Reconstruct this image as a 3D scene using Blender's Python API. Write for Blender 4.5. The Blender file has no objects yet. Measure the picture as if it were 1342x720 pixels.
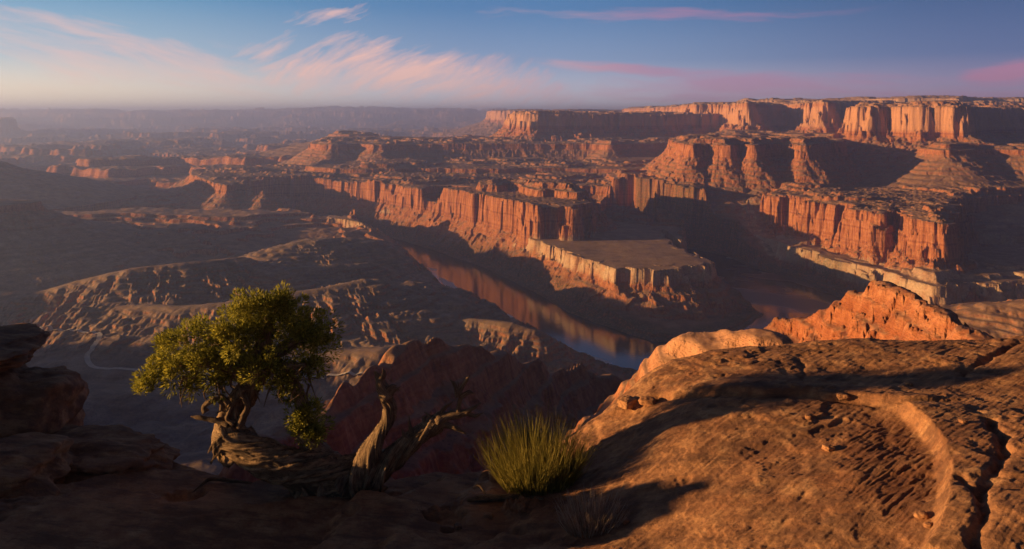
import bpy, bmesh, math, random, time
import numpy as np
from mathutils import Vector, Matrix, noise as mnoise

T0 = time.time()
F32 = np.float32
QUAL = 1.0            # mesh density of the big terrain sheet
FPX = 1000.0          # focal length in photo pixels (photo is 1342 wide), horizon row 150
SC = bpy.context.scene
COL = SC.collection
rng = np.random.default_rng(7)
random.seed(7)

# ------------------------------------------------------------------ camera, world, sun, exposure
cam_d = bpy.data.cameras.new('camera')
cam = bpy.data.objects.new('camera', cam_d)
COL.objects.link(cam)
cam.location = (0, 0, 0)
cam.rotation_euler = (math.radians(90), 0, 0)
cam_d.sensor_fit = 'HORIZONTAL'
cam_d.sensor_width = 36
cam_d.lens = 36 * FPX / 1342.0
cam_d.shift_y = -210.0 / 1342.0
cam_d.clip_start = 0.1
cam_d.clip_end = 120000
SC.camera = cam

SUN_EL = math.radians(7.4)
SUN_BEHIND = math.radians(5)                 # sun stands to the left, a touch behind the camera
to_sun = Vector((-math.cos(SUN_BEHIND) * math.cos(SUN_EL), -math.sin(SUN_BEHIND) * math.cos(SUN_EL), math.sin(SUN_EL)))
sun_d = bpy.data.lights.new('sun', 'SUN')
sun_d.energy = 5.0
sun_d.angle = math.radians(0.5)
sun_d.color = (1.0, 0.58, 0.235)
sun = bpy.data.objects.new('sun', sun_d)
COL.objects.link(sun)
sun.rotation_euler = (-to_sun).to_track_quat('-Z', 'Y').to_euler()

SC.view_settings.view_transform = 'Standard'
SC.view_settings.look = 'None'
SC.view_settings.gamma = 1
SC.view_settings.exposure = 1.1
SC.view_settings.use_curve_mapping = False
SC.render.engine = 'CYCLES'
SC.cycles.use_denoising = True
SC.cycles.max_bounces = 5
SC.cycles.diffuse_bounces = 3
SC.cycles.glossy_bounces = 2
SC.cycles.transmission_bounces = 2
SC.cycles.volume_bounces = 2
SC.cycles.transparent_max_bounces = 6


class NT:
    """small helper round a node tree"""
    def __init__(self, tree):
        self.t = tree; self.n = tree.nodes; self.l = tree.links
    def node(self, kind, **kw):
        nd = self.n.new(kind)
        for k, v in kw.items():
            setattr(nd, k, v)
        return nd
    def put(self, sock, v):
        if v is None: return
        if hasattr(v, 'is_output') or isinstance(v, bpy.types.NodeSocket): self.l.new(v, sock)
        else: sock.default_value = v
    def math(self, op, a, b=None, c=None, clamp=False):
        nd = self.node('ShaderNodeMath', operation=op, use_clamp=clamp)
        self.put(nd.inputs[0], a); self.put(nd.inputs[1], b); self.put(nd.inputs[2], c)
        return nd.outputs[0]
    def mix(self, f, a, b, mode='MIX'):
        nd = self.node('ShaderNodeMix', data_type='RGBA', blend_type=mode)
        nd.clamp_factor = True
        self.put(nd.inputs[0], f); self.put(nd.inputs[6], a); self.put(nd.inputs[7], b)
        return nd.outputs[2]
    def ramp(self, f, stops, interp='LINEAR'):
        nd = self.node('ShaderNodeValToRGB')
        cr = nd.color_ramp; cr.interpolation = interp
        while len(cr.elements) < len(stops): cr.elements.new(0.5)
        for e, (p, c) in zip(cr.elements, stops):
            e.position = p; e.color = (c[0], c[1], c[2], 1) if not isinstance(c, (int, float)) else (c, c, c, 1)
        self.put(nd.inputs[0], f)
        return nd.outputs[0]
    def noise(self, vec, scale, detail=4, rough=0.55, dist=0.0, kind='FBM'):
        nd = self.node('ShaderNodeTexNoise')
        nd.noise_dimensions = '3D'
        self.put(nd.inputs['Vector'], vec)
        nd.inputs['Scale'].default_value = scale; nd.inputs['Detail'].default_value = detail
        nd.inputs['Roughness'].default_value = rough; nd.inputs['Distortion'].default_value = dist
        return nd.outputs[0]
    def mapping(self, vec, scale=(1, 1, 1), loc=(0, 0, 0), rot=(0, 0, 0)):
        nd = self.node('ShaderNodeMapping')
        self.put(nd.inputs[0], vec)
        nd.inputs[1].default_value = loc; nd.inputs[2].default_value = rot; nd.inputs[3].default_value = scale
        return nd.outputs[0]
    def mrange(self, v, a, b, c=0.0, d=1.0, smooth=False):
        nd = self.node('ShaderNodeMapRange')
        nd.clamp = True
        if smooth: nd.interpolation_type = 'SMOOTHSTEP'
        self.put(nd.inputs[0], v)
        for i, x in zip((1, 2, 3, 4), (a, b, c, d)): nd.inputs[i].default_value = x
        return nd.outputs[0]


world = bpy.data.worlds.new('World')
SC.world = world
world.use_nodes = True
w = NT(world.node_tree)
w.n.clear()
wout = w.node('ShaderNodeOutputWorld')
bg = w.node('ShaderNodeBackground')
w.l.new(bg.outputs[0], wout.inputs[0])
sky = w.node('ShaderNodeTexSky', sky_type='NISHITA')
sky.sun_disc = False
sky.sun_elevation = SUN_EL
sky.sun_rotation = math.atan2(to_sun.x, to_sun.y)
sky.altitude = 1800
sky.air_density = 1.0
sky.dust_density = 0.6
sky.ozone_density = 3.0
wc = w.node('ShaderNodeTexCoord').outputs['Generated']
wsep = w.node('ShaderNodeSeparateXYZ'); w.l.new(wc, wsep.inputs[0])
wx, wy, wz = wsep.outputs
elev = w.math('ARCSINE', wz)                       # radians
azim = w.math('ARCTAN2', wx, wy)                   # 0 ahead, + to the right
# dusk sky: the vault overhead is deeper than the band above the horizon
def elev_ramp(stops):                              # stops: (degrees of elevation, colour)
    return w.ramp(w.mrange(elev, 0.0, math.radians(60)), [(d / 60.0, tuple(c_ * 10 for c_ in c)) for d, c in stops])
def srgb(*c): return tuple(((v / 255 + .055) / 1.055) ** 2.4 if v > 10 else v / 3294.6 for v in c)
sunward = elev_ramp([(0, srgb(276, 246, 204)), (1.6, srgb(256, 234, 204)), (4, srgb(170, 190, 204)), (8, srgb(96, 150, 186)), (14, srgb(70, 112, 160)), (26, srgb(42, 54, 88)), (60, srgb(30, 27, 44))])
ahead = elev_ramp([(0, srgb(222, 210, 216)), (1.6, srgb(196, 196, 212)), (4, srgb(130, 152, 188)), (8, srgb(76, 120, 168)), (14, srgb(80, 116, 170)), (26, srgb(80, 108, 158)), (38, srgb(48, 56, 88)), (60, srgb(22, 20, 34))])
away = elev_ramp([(0, srgb(196, 156, 184)), (1.6, srgb(156, 134, 170)), (4, srgb(86, 98, 146)), (8, srgb(56, 78, 124)), (14, srgb(44, 62, 104)), (26, srgb(30, 36, 66)), (60, srgb(20, 18, 34))])
grad = w.mix(w.mrange(azim, -0.62, 0.0, smooth=True), sunward, ahead)
grad = w.mix(w.mrange(azim, 0.0, 0.62, smooth=True), grad, away)
back = w.mrange(w.math('ABSOLUTE', azim), 1.3, 2.3, 1.0, 0.55, smooth=True)
bcv = w.node('ShaderNodeCombineXYZ')
for i_ in range(3): w.put(bcv.inputs[i_], back)
grad = w.mix(1.0, grad, bcv.outputs[0], 'MULTIPLY')
skyc = w.mix(0.86, sky.outputs[0], grad)

# thin cirrus lit pink by the low sun: patches at fixed places of the sky, broken up by stretched noise
cvec = w.node('ShaderNodeCombineXYZ'); w.put(cvec.inputs[0], azim); w.put(cvec.inputs[1], elev)
cv = cvec.outputs[0]
warp = w.node('ShaderNodeTexNoise'); w.put(warp.inputs['Vector'], w.mapping(cv, (5, 14, 1))); warp.inputs['Scale'].default_value = 1.0; warp.inputs['Detail'].default_value = 3
wv = w.node('ShaderNodeVectorMath', operation='MULTIPLY_ADD')
w.put(wv.inputs[0], warp.outputs['Color']); wv.inputs[1].default_value = (0.06, 0.035, 0); w.put(wv.inputs[2], cv)
wv = wv.outputs[0]
def streaks(rot, sx, sy, off):
    return w.noise(w.mapping(w.mapping(wv, (1, 1, 1), (0, 0, 0), (0, 0, -rot)), (sx, sy, 1), (off, off * .7, 0)), 1.0, 8, 0.66)
def patch(px, y, lx, ly, rot_deg, tex, lo, hi, amp):
    az = math.atan2(px - 671, 1000); el = math.atan2(150 - y, math.hypot(1000, px - 671))
    m = w.mapping(wv, (1, 1, 1))
    c = w.node('ShaderNodeMapping', vector_type='TEXTURE'); w.put(c.inputs[0], wv)
    c.inputs[1].default_value = (az + 0.03, el + 0.0175, 0); c.inputs[2].default_value = (0, 0, math.radians(rot_deg)); c.inputs[3].default_value = (lx / 1000.0, ly / 1000.0, 1)
    ln = w.node('ShaderNodeVectorMath', operation='LENGTH'); w.put(ln.inputs[0], c.outputs[0])
    g = w.mrange(ln.outputs['Value'], 1.0, 0.05, 0, 1)
    v = w.math('MULTIPLY_ADD', g, 0.30, w.math('SUBTRACT', tex, 0.20))
    return w.math('MULTIPLY', w.math('MULTIPLY', w.mrange(g, 0.0, 0.35, smooth=True), w.mrange(v, lo + 0.06, hi + 0.07)), amp)
s1 = streaks(0.42, 9, 46, 1.3); s2 = streaks(-0.03, 5, 60, 4.1); s3 = streaks(-0.22, 6, 40, 7.7); s4 = streaks(0.62, 13, 44, 2.2)
cl = [patch(540, 98, 250, 56, -6, s1, 0.34, 0.58, 1.0), patch(650, 110, 170, 44, -8, s4, 0.34, 0.60, 1.0), patch(420, 86, 130, 40, 16, s4, 0.36, 0.58, 0.95),
      patch(350, 66, 60, 26, 20, s1, 0.36, 0.58, 0.8), patch(430, 18, 150, 26, 10, s1, 0.42, 0.60, 0.75), patch(130, 72, 300, 52, -10, s3, 0.34, 0.62, 0.7),
      patch(250, 92, 120, 24, -10, s3, 0.40, 0.6, 0.5), patch(850, 20, 300, 13, -1, s2, 0.30, 0.56, 0.6), patch(830, 92, 170, 10, -4, s2, 0.26, 0.50, 0.85),
      patch(1010, 116, 320, 28, -1, s2, 0.26, 0.54, 0.8), patch(1335, 92, 70, 16, 4, s2, 0.18, 0.42, 1.0), patch(-500, 60, 420, 60, 6, s3, 0.40, 0.6, 0.6), patch(1900, 100, 500, 50, 0, s2, 0.40, 0.6, 0.6)]
dens = cl[0]
for c_ in cl[1:]: dens = w.math('MAXIMUM', dens, c_)
peach = tuple(v * 10 for v in srgb(244, 190, 172)) + (1,); rose = tuple(v * 10 for v in srgb(180, 124, 152)) + (1,)
ccol = w.mix(w.mrange(azim, -0.12, 0.22, smooth=True), peach, rose)
skyc = w.mix(w.math('MULTIPLY', dens, 0.80), skyc, ccol)
w.l.new(skyc, bg.inputs[0])
bg.inputs[1].default_value = 0.056

# ------------------------------------------------------------------ bookkeeping helpers
def tag(o, label=None, cat=None, group=None, kind=None):
    if label: o['label'] = label
    if cat: o['category'] = cat
    if group: o['group'] = group
    if kind: o['kind'] = kind
    return o

def mesh_np(name, verts, quads=None, tris=None, mat=None, parent=None, smooth=True, attrs=None):
    me = bpy.data.meshes.new(name)
    verts = np.ascontiguousarray(verts, dtype=F32)
    faces = []; tot = []
    if quads is not None and len(quads):
        faces.append(np.asarray(quads, np.int32).ravel()); tot.append(np.full(len(quads), 4, np.int32))
    if tris is not None and len(tris):
        faces.append(np.asarray(tris, np.int32).ravel()); tot.append(np.full(len(tris), 3, np.int32))
    li = np.concatenate(faces); lt = np.concatenate(tot)
    ls = np.concatenate([[0], np.cumsum(lt)[:-1]]).astype(np.int32)
    me.vertices.add(len(verts)); me.vertices.foreach_set('co', verts.ravel())
    me.loops.add(len(li)); me.loops.foreach_set('vertex_index', li)
    me.polygons.add(len(lt)); me.polygons.foreach_set('loop_start', ls)
    me.polygons.foreach_set('use_smooth', np.full(len(lt), smooth, dtype=bool))
    if attrs:
        for k, v in attrs.items():
            a = me.attributes.new(k, 'FLOAT', 'POINT'); a.data.foreach_set('value', np.ascontiguousarray(v, dtype=F32))
    me.update(calc_edges=True)
    if mat: me.materials.append(mat)
    o = bpy.data.objects.new(name, me)
    COL.objects.link(o)
    if parent is not None: o.parent = parent
    return o

# ------------------------------------------------------------------ numpy noise
_G = np.random.default_rng(11)
_ang = _G.uniform(0, 2 * np.pi, (256, 256))
_GX = np.cos(_ang).astype(F32).ravel(); _GY = np.sin(_ang).astype(F32).ravel()

def pn(x, y):
    """2-D gradient noise, about -1..1"""
    x0 = np.floor(x); y0 = np.floor(y)
    fx = (x - x0).astype(F32); fy = (y - y0).astype(F32)
    ix = x0.astype(np.int64) & 255; iy = y0.astype(np.int64) & 255
    ix1 = (ix + 1) & 255; iy1 = (iy + 1) & 255
    ux = fx * fx * fx * (fx * (fx * 6 - 15) + 10); uy = fy * fy * fy * (fy * (fy * 6 - 15) + 10)
    def g(i, j, dx, dy):
        k = i * 256 + j
        return _GX[k] * dx + _GY[k] * dy
    a = g(ix, iy, fx, fy); b = g(ix1, iy, fx - 1, fy); c = g(ix, iy1, fx, fy - 1); d = g(ix1, iy1, fx - 1, fy - 1)
    return ((a + ux * (b - a)) * (1 - uy) + (c + ux * (d - c)) * uy) * 1.45

def fbm(x, y, s, oct=4, seed=0.0, gain=0.5):
    t = np.zeros(x.shape, F32); a = 1.0; n = 0.0; f = 1.0 / s
    for i in range(oct):
        t += a * pn(x * f + seed + 17.3 * i, y * f - seed * 1.7 + 9.1 * i); n += a
        a *= gain; f *= 2.03
    return t / n

def ridge(x, y, s, oct=3, seed=0.0):
    """0 in the gullies, 1 on the ribs"""
    t = np.zeros(x.shape, F32); a = 1.0; n = 0.0; f = 1.0 / s
    for i in range(oct):
        t += a * np.abs(pn(x * f + seed + 31.7 * i, y * f + seed + 3.3 * i)); n += a
        a *= 0.5; f *= 2.1
    return np.clip(t / n * 2.0, 0, 1)

def cells(x, y, s, seed=0.0):
    """a random level per irregular cell: joint-bounded blocks"""
    gx = x / s + seed; gy = y / s - seed
    ix = np.floor(gx); iy = np.floor(gy)
    best = np.full(x.shape, 9.0, F32); val = np.zeros(x.shape, F32)
    for di in (-1, 0, 1):
        for dj in (-1, 0, 1):
            k = (((ix + di).astype(np.int64) & 255) * 256 + ((iy + dj).astype(np.int64) & 255))
            jx = ix + di + 0.5 + 0.45 * _GX[k] - gx; jy = iy + dj + 0.5 + 0.45 * _GY[k] - gy
            d = jx * jx + jy * jy
            m = d < best
            best = np.where(m, d, best); val = np.where(m, _GX[(k * 7 + 13) & 65535], val)
    return (val * 0.5 + 0.5).astype(F32)

def sstep(a, b, x):
    t = np.clip((x - a) / (b - a), 0, 1)
    return t * t * (3 - 2 * t)

def seg_dist(px, py, pts, closed=True):
    """distance to a polyline, nearest point, parameter-interpolated extra column, inside flag"""
    pts = np.asarray(pts, float)
    n = len(pts)
    best = np.full(px.shape, 1e18); cx = np.zeros(px.shape); cy = np.zeros(px.shape); ex = np.zeros(px.shape)
    inside = np.zeros(px.shape, bool)
    for i in range(n if closed else n - 1):
        a = pts[i]; b = pts[(i + 1) % n]
        dx, dy = b[0] - a[0], b[1] - a[1]
        t = np.clip(((px - a[0]) * dx + (py - a[1]) * dy) / (dx * dx + dy * dy + 1e-9), 0, 1)
        qx = a[0] + t * dx; qy = a[1] + t * dy
        d = (px - qx) ** 2 + (py - qy) ** 2
        m = d < best
        best[m] = d[m]; cx[m] = qx[m]; cy[m] = qy[m]
        if pts.shape[1] > 2: ex[m] = a[2] + t[m] * (b[2] - a[2])
        if closed:
            c = ((a[1] > py) != (b[1] > py))
            with np.errstate(divide='ignore', invalid='ignore'):
                xi = (b[0] - a[0]) * (py - a[1]) / (b[1] - a[1] + 1e-12) + a[0]
            inside ^= (c & (px < xi))
    return np.sqrt(best), cx, cy, ex, inside

def P(px, D):                       # plan position seen at photo column px at depth D
    return ((px - 671.0) * D / FPX, D)

def Pz(px, y, D):                   # world point seen at photo pixel (px, y) at depth D
    return Vector(((px - 671.0) * D / FPX, D, -(y - 150.0) * D / FPX))

def Pp(*l): return [P(*q) for q in l]

def chaikin(pts, it=1):
    pts = [np.array(p, float) for p in pts]
    for _ in range(it):
        o = []
        for i in range(len(pts)):
            a, b = pts[i], pts[(i + 1) % len(pts)]
            o += [a * .75 + b * .25, a * .25 + b * .75]
        pts = o
    return pts
# ------------------------------------------------------------------ the canyon: plan outlines
# every layer: name, outline, top z, cliff height, roughness, smoothing of the outline
LAYERS = [
 dict(lab='pale-rimmed bench inside the river bend, jutting toward the viewer', id='bench', top=-468, cliff=44, pale=1, flat=1, rag=1.9, tal=0.55, rub=0.5, sub=6, pts=Pp((705,2660),(720,2600),(760,2480),(800,2350),(850,2285),(885,2320),(932,2370),(918,2560),(880,2750),(905,2950),(915,3120),(890,3500),(845,4000),(700,4300),(480,4100),(420,3500),(470,3320),(560,3030),(640,2850))),
 dict(lab='pale-rimmed bench below the right-hand fluted mesa, across the river', id='bench', top=-505, cliff=58, pale=1, tal=1.0, rub=2.0, sub=6, pts=Pp((925,3366),(948,3345),(1000,3126),(1045,2896),(1088,2667),(1140,2503),(1190,2339),(1236,2219),(1262,2306),(1300,2273),(1345,2306),(1420,2241),(1700,2077),(1900,3498),(1200,5028),(920,4591),(905,3826))),
 dict(lab='low far end of the lit cliff wall above the river, left of the middle mesa', id='mesa', top=-427, cliff=70, tal=0.62, flat=1, rub=1.5, sub=6, pts=Pp((458,3492),(468,3416),(500,3372),(540,3307),(580,3253),(640,3144),(660,3383),(600,3820),(470,3820))),
 dict(lab='flat-topped fluted red mesa in the middle, above the pale bench', id='mesa', top=-350, cliff=130, flat=1, tal=0.62, rub=4, sub=5, pts=Pp((548,3405),(575,3307),(605,3242),(634,3165),(668,3023),(700,2870),(708,2870),(713,2947),(722,2893),(748,2838),(764,2882),(772,3012),(768,3219),(740,3405),(700,3548),(610,3689),(560,3602))),
 dict(lab='small upper tier of pillars on top of the middle mesa', id='mesa', top=-318, cliff=60, tal=0.7, rub=4, sub=5, pts=Pp((622,3535),(640,3449),(658,3449),(664,3568),(678,3460),(690,3298),(712,3201),(722,3244),(742,3135),(760,3114),(766,3201),(762,3352),(740,3568),(640,3698))),
 dict(lab='red cliff block behind the river bend, between the two fluted mesas', id='mesa', top=-332, cliff=70, tal=0.62, rub=5, sub=6, pts=Pp((812,3560),(826,3400),(850,3330),(880,3280),(908,3230),(917,3300),(922,3600),(1000,4000),(1010,4600),(800,4600),(800,3900))),
 dict(lab='long fluted red mesa on the right with rubble on its top', id='mesa', top=-343, cliff=128, tal=0.8, rub=8, sub=6, pts=Pp((1006,3266),(1030,3168),(1062,3060),(1100,2919),(1146,2712),(1158,2658),(1164,2745),(1178,2788),(1188,2669),(1198,2528),(1220,2441),(1241,2387),(1248,2496),(1244,2767),(1250,3146),(1340,3255),(1460,3212),(1700,2930),(1900,3689),(1500,4557),(1080,4232),(1020,3743))),
 dict(lab='broad rubble-strewn bench stretching behind the middle mesa', id='bench', top=-330, cliff=24, tal=0.20, rub=5, sub=8, pts=Pp((395,4900),(420,4650),(500,4600),(560,4700),(640,4620),(720,4700),(800,4620),(860,4500),(920,4100),(1000,4100),(1100,5500),(800,6500),(450,6500))),
 dict(lab='shadowed cliff band with lit spurs below the rubble bench, centre left', id='bench', top=-372, cliff=42, tal=0.6, rub=6, sub=6, pts=Pp((250,4700),(270,4300),(288,4020),(300,3960),(312,4200),(345,3950),(356,4120),(390,4060),(402,3860),(412,4120),(440,4060),(468,3760),(476,4020),(520,4080),(548,3660),(562,3960),(600,4000),(640,3800),(660,3950),(720,3960),(790,3980),(830,3760),(862,3620),(900,3700),(960,4200),(900,5200),(500,5500),(250,5300))),
 dict(lab='stepped mesa with alcoves in shade below the far spurs, right of centre', id='mesa', top=-148, cliff=62, tal=0.75, rub=4, sub=6, pts=Pp((902,3740),(925,3800),(946,3720),(960,3700),(972,3850),(985,3640),(1000,3800),(1020,3860),(1034,3850),(1048,3680),(1066,3680),(1076,3900),(1094,4050),(1110,4500),(1110,5500),(960,6500),(880,5000),(880,4200))),
 dict(lab='lower shoulder bench at the foot of the tall lit butte', id='mesa', top=-172, cliff=22, tal=0.55, rub=4, sub=6, pts=Pp((1200,4000),(1225,3700),(1250,3640),(1290,3760),(1342,3680),(1420,3600),(1700,3500),(1900,5500),(1300,5500))),
 dict(lab='tall sunlit butte with sheer pale cliff, highest on the right', id='butte', top=46, cliff=168, tal=0.36, tal2=0.85, col=12, rub=5, sub=5, pts=Pp((1116,4600),(1124,4500),(1150,4430),(1160,4420),(1164,4480),(1180,4380),(1222,4270),(1256,4190),(1266,4230),(1268,4500),(1272,5000),(1350,5250),(1500,5100),(1800,5200),(1800,7500),(1150,7500),(1128,5600),(1112,5000))),
 dict(lab='far rim plateau with two lit spurs left of the tall butte', id='plateau', top=92, cliff=170, tal=0.62, rub=6, sub=5, pts=Pp((903,7000),(930,6900),(956,6800),(964,6300),(978,5850),(988,5950),(994,6700),(1034,6850),(1052,6300),(1066,5700),(1082,5550),(1092,5750),(1096,6400),(1130,6600),(1300,6500),(1500,6300),(2000,6000),(2200,16000),(900,16000),(800,13500),(885,9500))),
 dict(lab='pale cap rock along the skyline above the far rim', id='plateau', top=150, cliff=40, tal=0.3, rub=8, sub=6, pts=Pp((960,8600),(1000,8200),(1080,7900),(1130,7700),(1160,7200),(1235,7050),(1262,6900),(1300,7400),(1342,7300),(1600,7000),(2000,7000),(2000,14000),(960,14000))),
 dict(lab='long dark plateau with one lit end, left of the far rim', id='plateau', top=2, cliff=120, tal=0.62, rub=4, sub=5, pts=Pp((668,6900),(676,6500),(692,6150),(730,6230),(770,6250),(800,6360),(840,6480),(880,6570),(925,6720),(960,6950),(1000,9000),(900,11000),(700,9500),(668,7600))),
 dict(lab='shadowed terrace at the foot of the long dark plateau', id='bench', top=-215, cliff=35, tal=0.62, rub=5, sub=6, pts=Pp((404,5700),(416,5500),(440,5400),(462,5560),(500,5360),(512,5500),(640,5560),(740,5600),(786,5560),(800,5320),(815,5560),(860,5700),(960,6000),(960,7200),(640,7500),(420,6500))),
 dict(lab='small dark cone hill on the far terrace, left of centre', id='hill', top=-180, cliff=15, tal=0.35, rub=4, sub=5, pts=Pp((428,7000),(450,6800),(480,6850),(500,7000),(480,7300),(440,7300))),
 dict(lab='hazy farthest plateau just under the skyline at centre', id='plateau', top=60, cliff=160, tal=0.5, rub=6, sub=4, pts=Pp((640,13500),(655,12500),(700,12200),(760,12500),(1000,14000),(1000,20000),(640,20000))),
 dict(lab='distant lit cliff band on the left plain near the far river', id='bench', top=-455, cliff=110, tal=0.5, rub=6, sub=5, pts=Pp((180,9400),(215,8600),(250,8300),(300,7900),(330,7500),(340,7900),(345,9000),(300,11000),(190,11000))),
 dict(lab='low dark mesa shoulder at the left edge of the picture', id='mesa', top=-330, cliff=25, flat=1, tal=0.42, rub=3, sub=6, pts=[(-1740,2890),(-1920,2700),(-2600,2480),(-4000,2400),(-6000,2400),(-6000,2960),(-2600,3010),(-1950,2980)]),
 dict(off=1, id='plateau', top=-7, cliff=120, flat=1, tal=0.75, rub=2, sub=6, pts=[(-16,17),(-9,14),(-2,12.5),(4,15),(9,19),(16,20),(40,30),(150,60),(320,40),(1500,-150),(5000,-600),(5000,-6000),(-6000,-6000),(-6000,-100),(-4200,250),(-3000,500),(-2300,700),(-1850,600),(-1780,400),(-1300,300),(-450,160),(-120,70),(-40,36)]),
 dict(lab='dark hazy slope at the left edge above the far plain', id='mesa', top=-235, cliff=20, tal=0.40, rub=3, sub=5, flat=1, pts=[(-2780,4150),(-2850,3950),(-3300,3850),(-6000,3900),(-6000,4700),(-3200,4600)]),
 dict(off=1, id='mesa', top=-248, cliff=40, tal=0.6, rub=3, sub=5, flat=1, pts=[(-2180,2860),(-2250,2600),(-2700,2440),(-6000,2440),(-6000,2880),(-2600,2880)]),  # unseen upper tier, added to shade the top of the mesa shoulder
 dict(off=1, id='mesa', top=-285, cliff=50, tal=0.6, rub=3, sub=5, flat=1, pts=[(-2650,2080),(-2500,1950),(-2520,1700),(-3000,1600),(-5000,1600),(-5000,2100)]),  # unseen mesa, added so that only the shale ridge crests stay lit
 dict(off=1, id='mesa', top=-225, cliff=60, tal=0.6, rub=3, sub=5, pts=[(-2450,1400),(-2350,1250),(-2300,1000),(-2500,800),(-5000,700),(-5000,1500),(-3000,1480)]),  # unseen mesa, added to keep the road basin in shade
 dict(lab='hazy flat-topped mesa on the horizon at the far left', id='mesa', top=-85, cliff=190, tal=0.5, rub=3, sub=5, pts=Pp((-120,15500),(0,14000),(16,14200),(22,15500),(-50,18000),(-400,18000),(-600,15500))),
]
# hills and spurs drawn as crest lines: (px, y, D) of the crest, slope, gully depth
RIDGES = [
 dict(lab='long gullied shale ridge with a sunlit crest, left behind the juniper', id='badlands', slope=0.25, gul=19, gs=54, r=30, pts=[(-160,410,1900),(0,393,1960),(60,380,1980),(110,366,2000),(170,352,2010),(240,345,2060),(310,338,2160)]),
 dict(lab='second lower shale ridge in front of the long one, behind the juniper crown', id='badlands', slope=0.25, gul=17, gs=50, r=22, pts=[(130,402,1850),(190,400,1800),(240,402,1770),(300,396,1780),(350,388,1830),(430,377,1880),(478,366,1930)]),
 dict(lab='rounded shale hill at the river, farthest of the left hills', id='badlands', slope=0.35, gul=6, gs=50, r=60, pts=[(372,322,2560),(405,313,2620),(470,312,2700)]),
 dict(lab='small shale swell between the far hill and the juniper', id='badlands', slope=0.38, gul=8, gs=40, r=20, pts=[(385,352,2200),(430,348,2240),(480,345,2300)]),
 dict(lab='group of lit shale fingers beside the near end of the river', id='badlands', slope=0.50, gul=22, gs=30, r=12, pts=[(606,418,1790),(640,419,1770),(672,423,1740),(700,432,1720)]),
 dict(lab='low shale rise behind the dark rock spur', id='badlands', slope=0.3, gul=7, gs=40, r=30, pts=[(400,468,1500),(450,460,1500),(500,457,1480)]),
 dict(lab='dark craggy rock spur with lit tips behind the dead limbs', id='rock_spur', slope=0.85, gul=17, gs=60, r=3, pts=[(330,566,520),(360,570,540),(418,545,565),(450,505,600),(470,500,620),(505,470,650),(528,452,680),(548,441,700),(590,447,730),(625,462,760),(690,466,830),(760,480,930),(840,520,960)]),
 dict(lab='red rubbly ridge rising just behind the sunlit dome', id='rock_spur', slope=0.80, gul=5, gs=22, r=3, pts=[(980,470,490),(990,452,485),(1008,421,480),(1040,414,470),(1062,409,460),(1100,396,440),(1140,379,420),(1158,374,410),(1180,384,395),(1222,404,362),(1262,428,330),(1300,448,305)]),
 dict(lab='rounded orange rock slab between the dome and the red ridge', id='rock_spur', slope=1.1, gul=4, gs=18, r=14, pts=[(846,492,310),(870,457,295),(905,440,280),(960,433,270),(1010,432,260)]),
 dict(lab='low shaded hill at the right edge beyond the red ridge', id='hill', slope=0.35, gul=4, gs=30, r=40, pts=[(1305,398,1500),(1345,396,1480),(1500,380,1450)]),
]
# ground heights between the cliffs
CTRL = [  # px, y, D
 (-300,470,1500),(0,450,1750),(120,445,1720),(110,470,1600),(190,486,1520),(380,490,1500),(300,440,1690),(500,480,1600),(600,470,1690),(560,440,1800),(450,430,1850),(420,395,2150),
 (300,385,2250),(100,392,2300),(0,405,2300),(-200,400,2300),(250,345,2750),(100,350,2750),(400,340,2850),(480,350,2750),(540,360,2700),(560,400,2300),
 (0,300,3150),(110,297,3060),(170,296,3060),(230,294,3080),(300,300,3200),(420,292,3350),(-200,300,3100),
 (700,480,1750),(820,490,1740),(700,410,2250),(860,450,1960),(950,440,2020),(1010,415,2230),(1100,400,2370),(1000,520,1590),
 (100,250,4600),(0,240,5000),(200,240,5000),(330,230,5600),(150,215,7200),(300,215,7400),(0,215,7000),(500,200,8000),
 (0,180,15000),(300,180,15000),(600,176,16000),(200,168,26000),(600,166,26000),(900,200,9000),
]
CTRL2 = [(-1500,400,-440),(-300,350,-400),(0,300,-380),(200,500,-430),(-400,900,-480),(0,1100,-520),(-900,1200,-500),(500,900,-500),(500,1400,-580),(900,1500,-580),(2500,1500,-590),(-4000,1500,-450),(-6000,5000,-430),
         (600,3300,-590),(900,2900,-590),(500,4200,-470),(1500,4500,-330),(3000,3500,-330),(-8000,12000,-500),(8000,12000,-200),(0,40000,-560),(-20000,30000,-560),(20000,30000,-500)]
# river: px, D, half width
RIVER = [(380,4200,60),(450,3900,70),(512,3600,48),(560,3250,66),(600,2940,100),(633,2650,122),(671,2430,115),(702,2270,100),(766,2035,118),(831,1900,122),(930,1900,85),(1010,2030,85),(1066,2230,130),(1046,2450,155),(986,2750,165),(946,2960,112),(935,3200,64),(880,3400,60),(820,3700,60)]

def mk_grid():
    q = QUAL
    fine = np.linspace(-35.5, 35.5, int(1560 * q))
    left = -35.5 - np.cumsum(np.linspace(0.08, 2.2, 110)); left = left[left > -182]
    right = 35.5 + np.cumsum(np.linspace(0.08, 2.2, 110)); right = right[right < 177.5]
    th = np.radians(np.concatenate([left[::-1], fine, right])).astype(np.float64)
    def seg(a, b, s0, s1):
        out = [a]
        while out[-1] < b:
            t = (out[-1] - a) / (b - a); out.append(out[-1] + (s0 + (s1 - s0) * t) / q)
        return out[:-1]
    r = seg(10, 190, 3, 6) + seg(190, 560, 1.7, 1.7) + seg(560, 900, 2.0, 2.6) + seg(900, 1500, 7, 4.2) + seg(1500, 2100, 3.0, 3.2) + seg(2100, 3500, 2.7, 3.6) + seg(3500, 5000, 4, 6) + \
        seg(5000, 8000, 7.5, 11) + seg(8000, 14000, 16, 60) + seg(14000, 30000, 80, 400) + seg(30000, 70000, 600, 4000)
    return th, np.array(r)

TH, RR = mk_grid()
NT_, NR = len(TH), len(RR)

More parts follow.
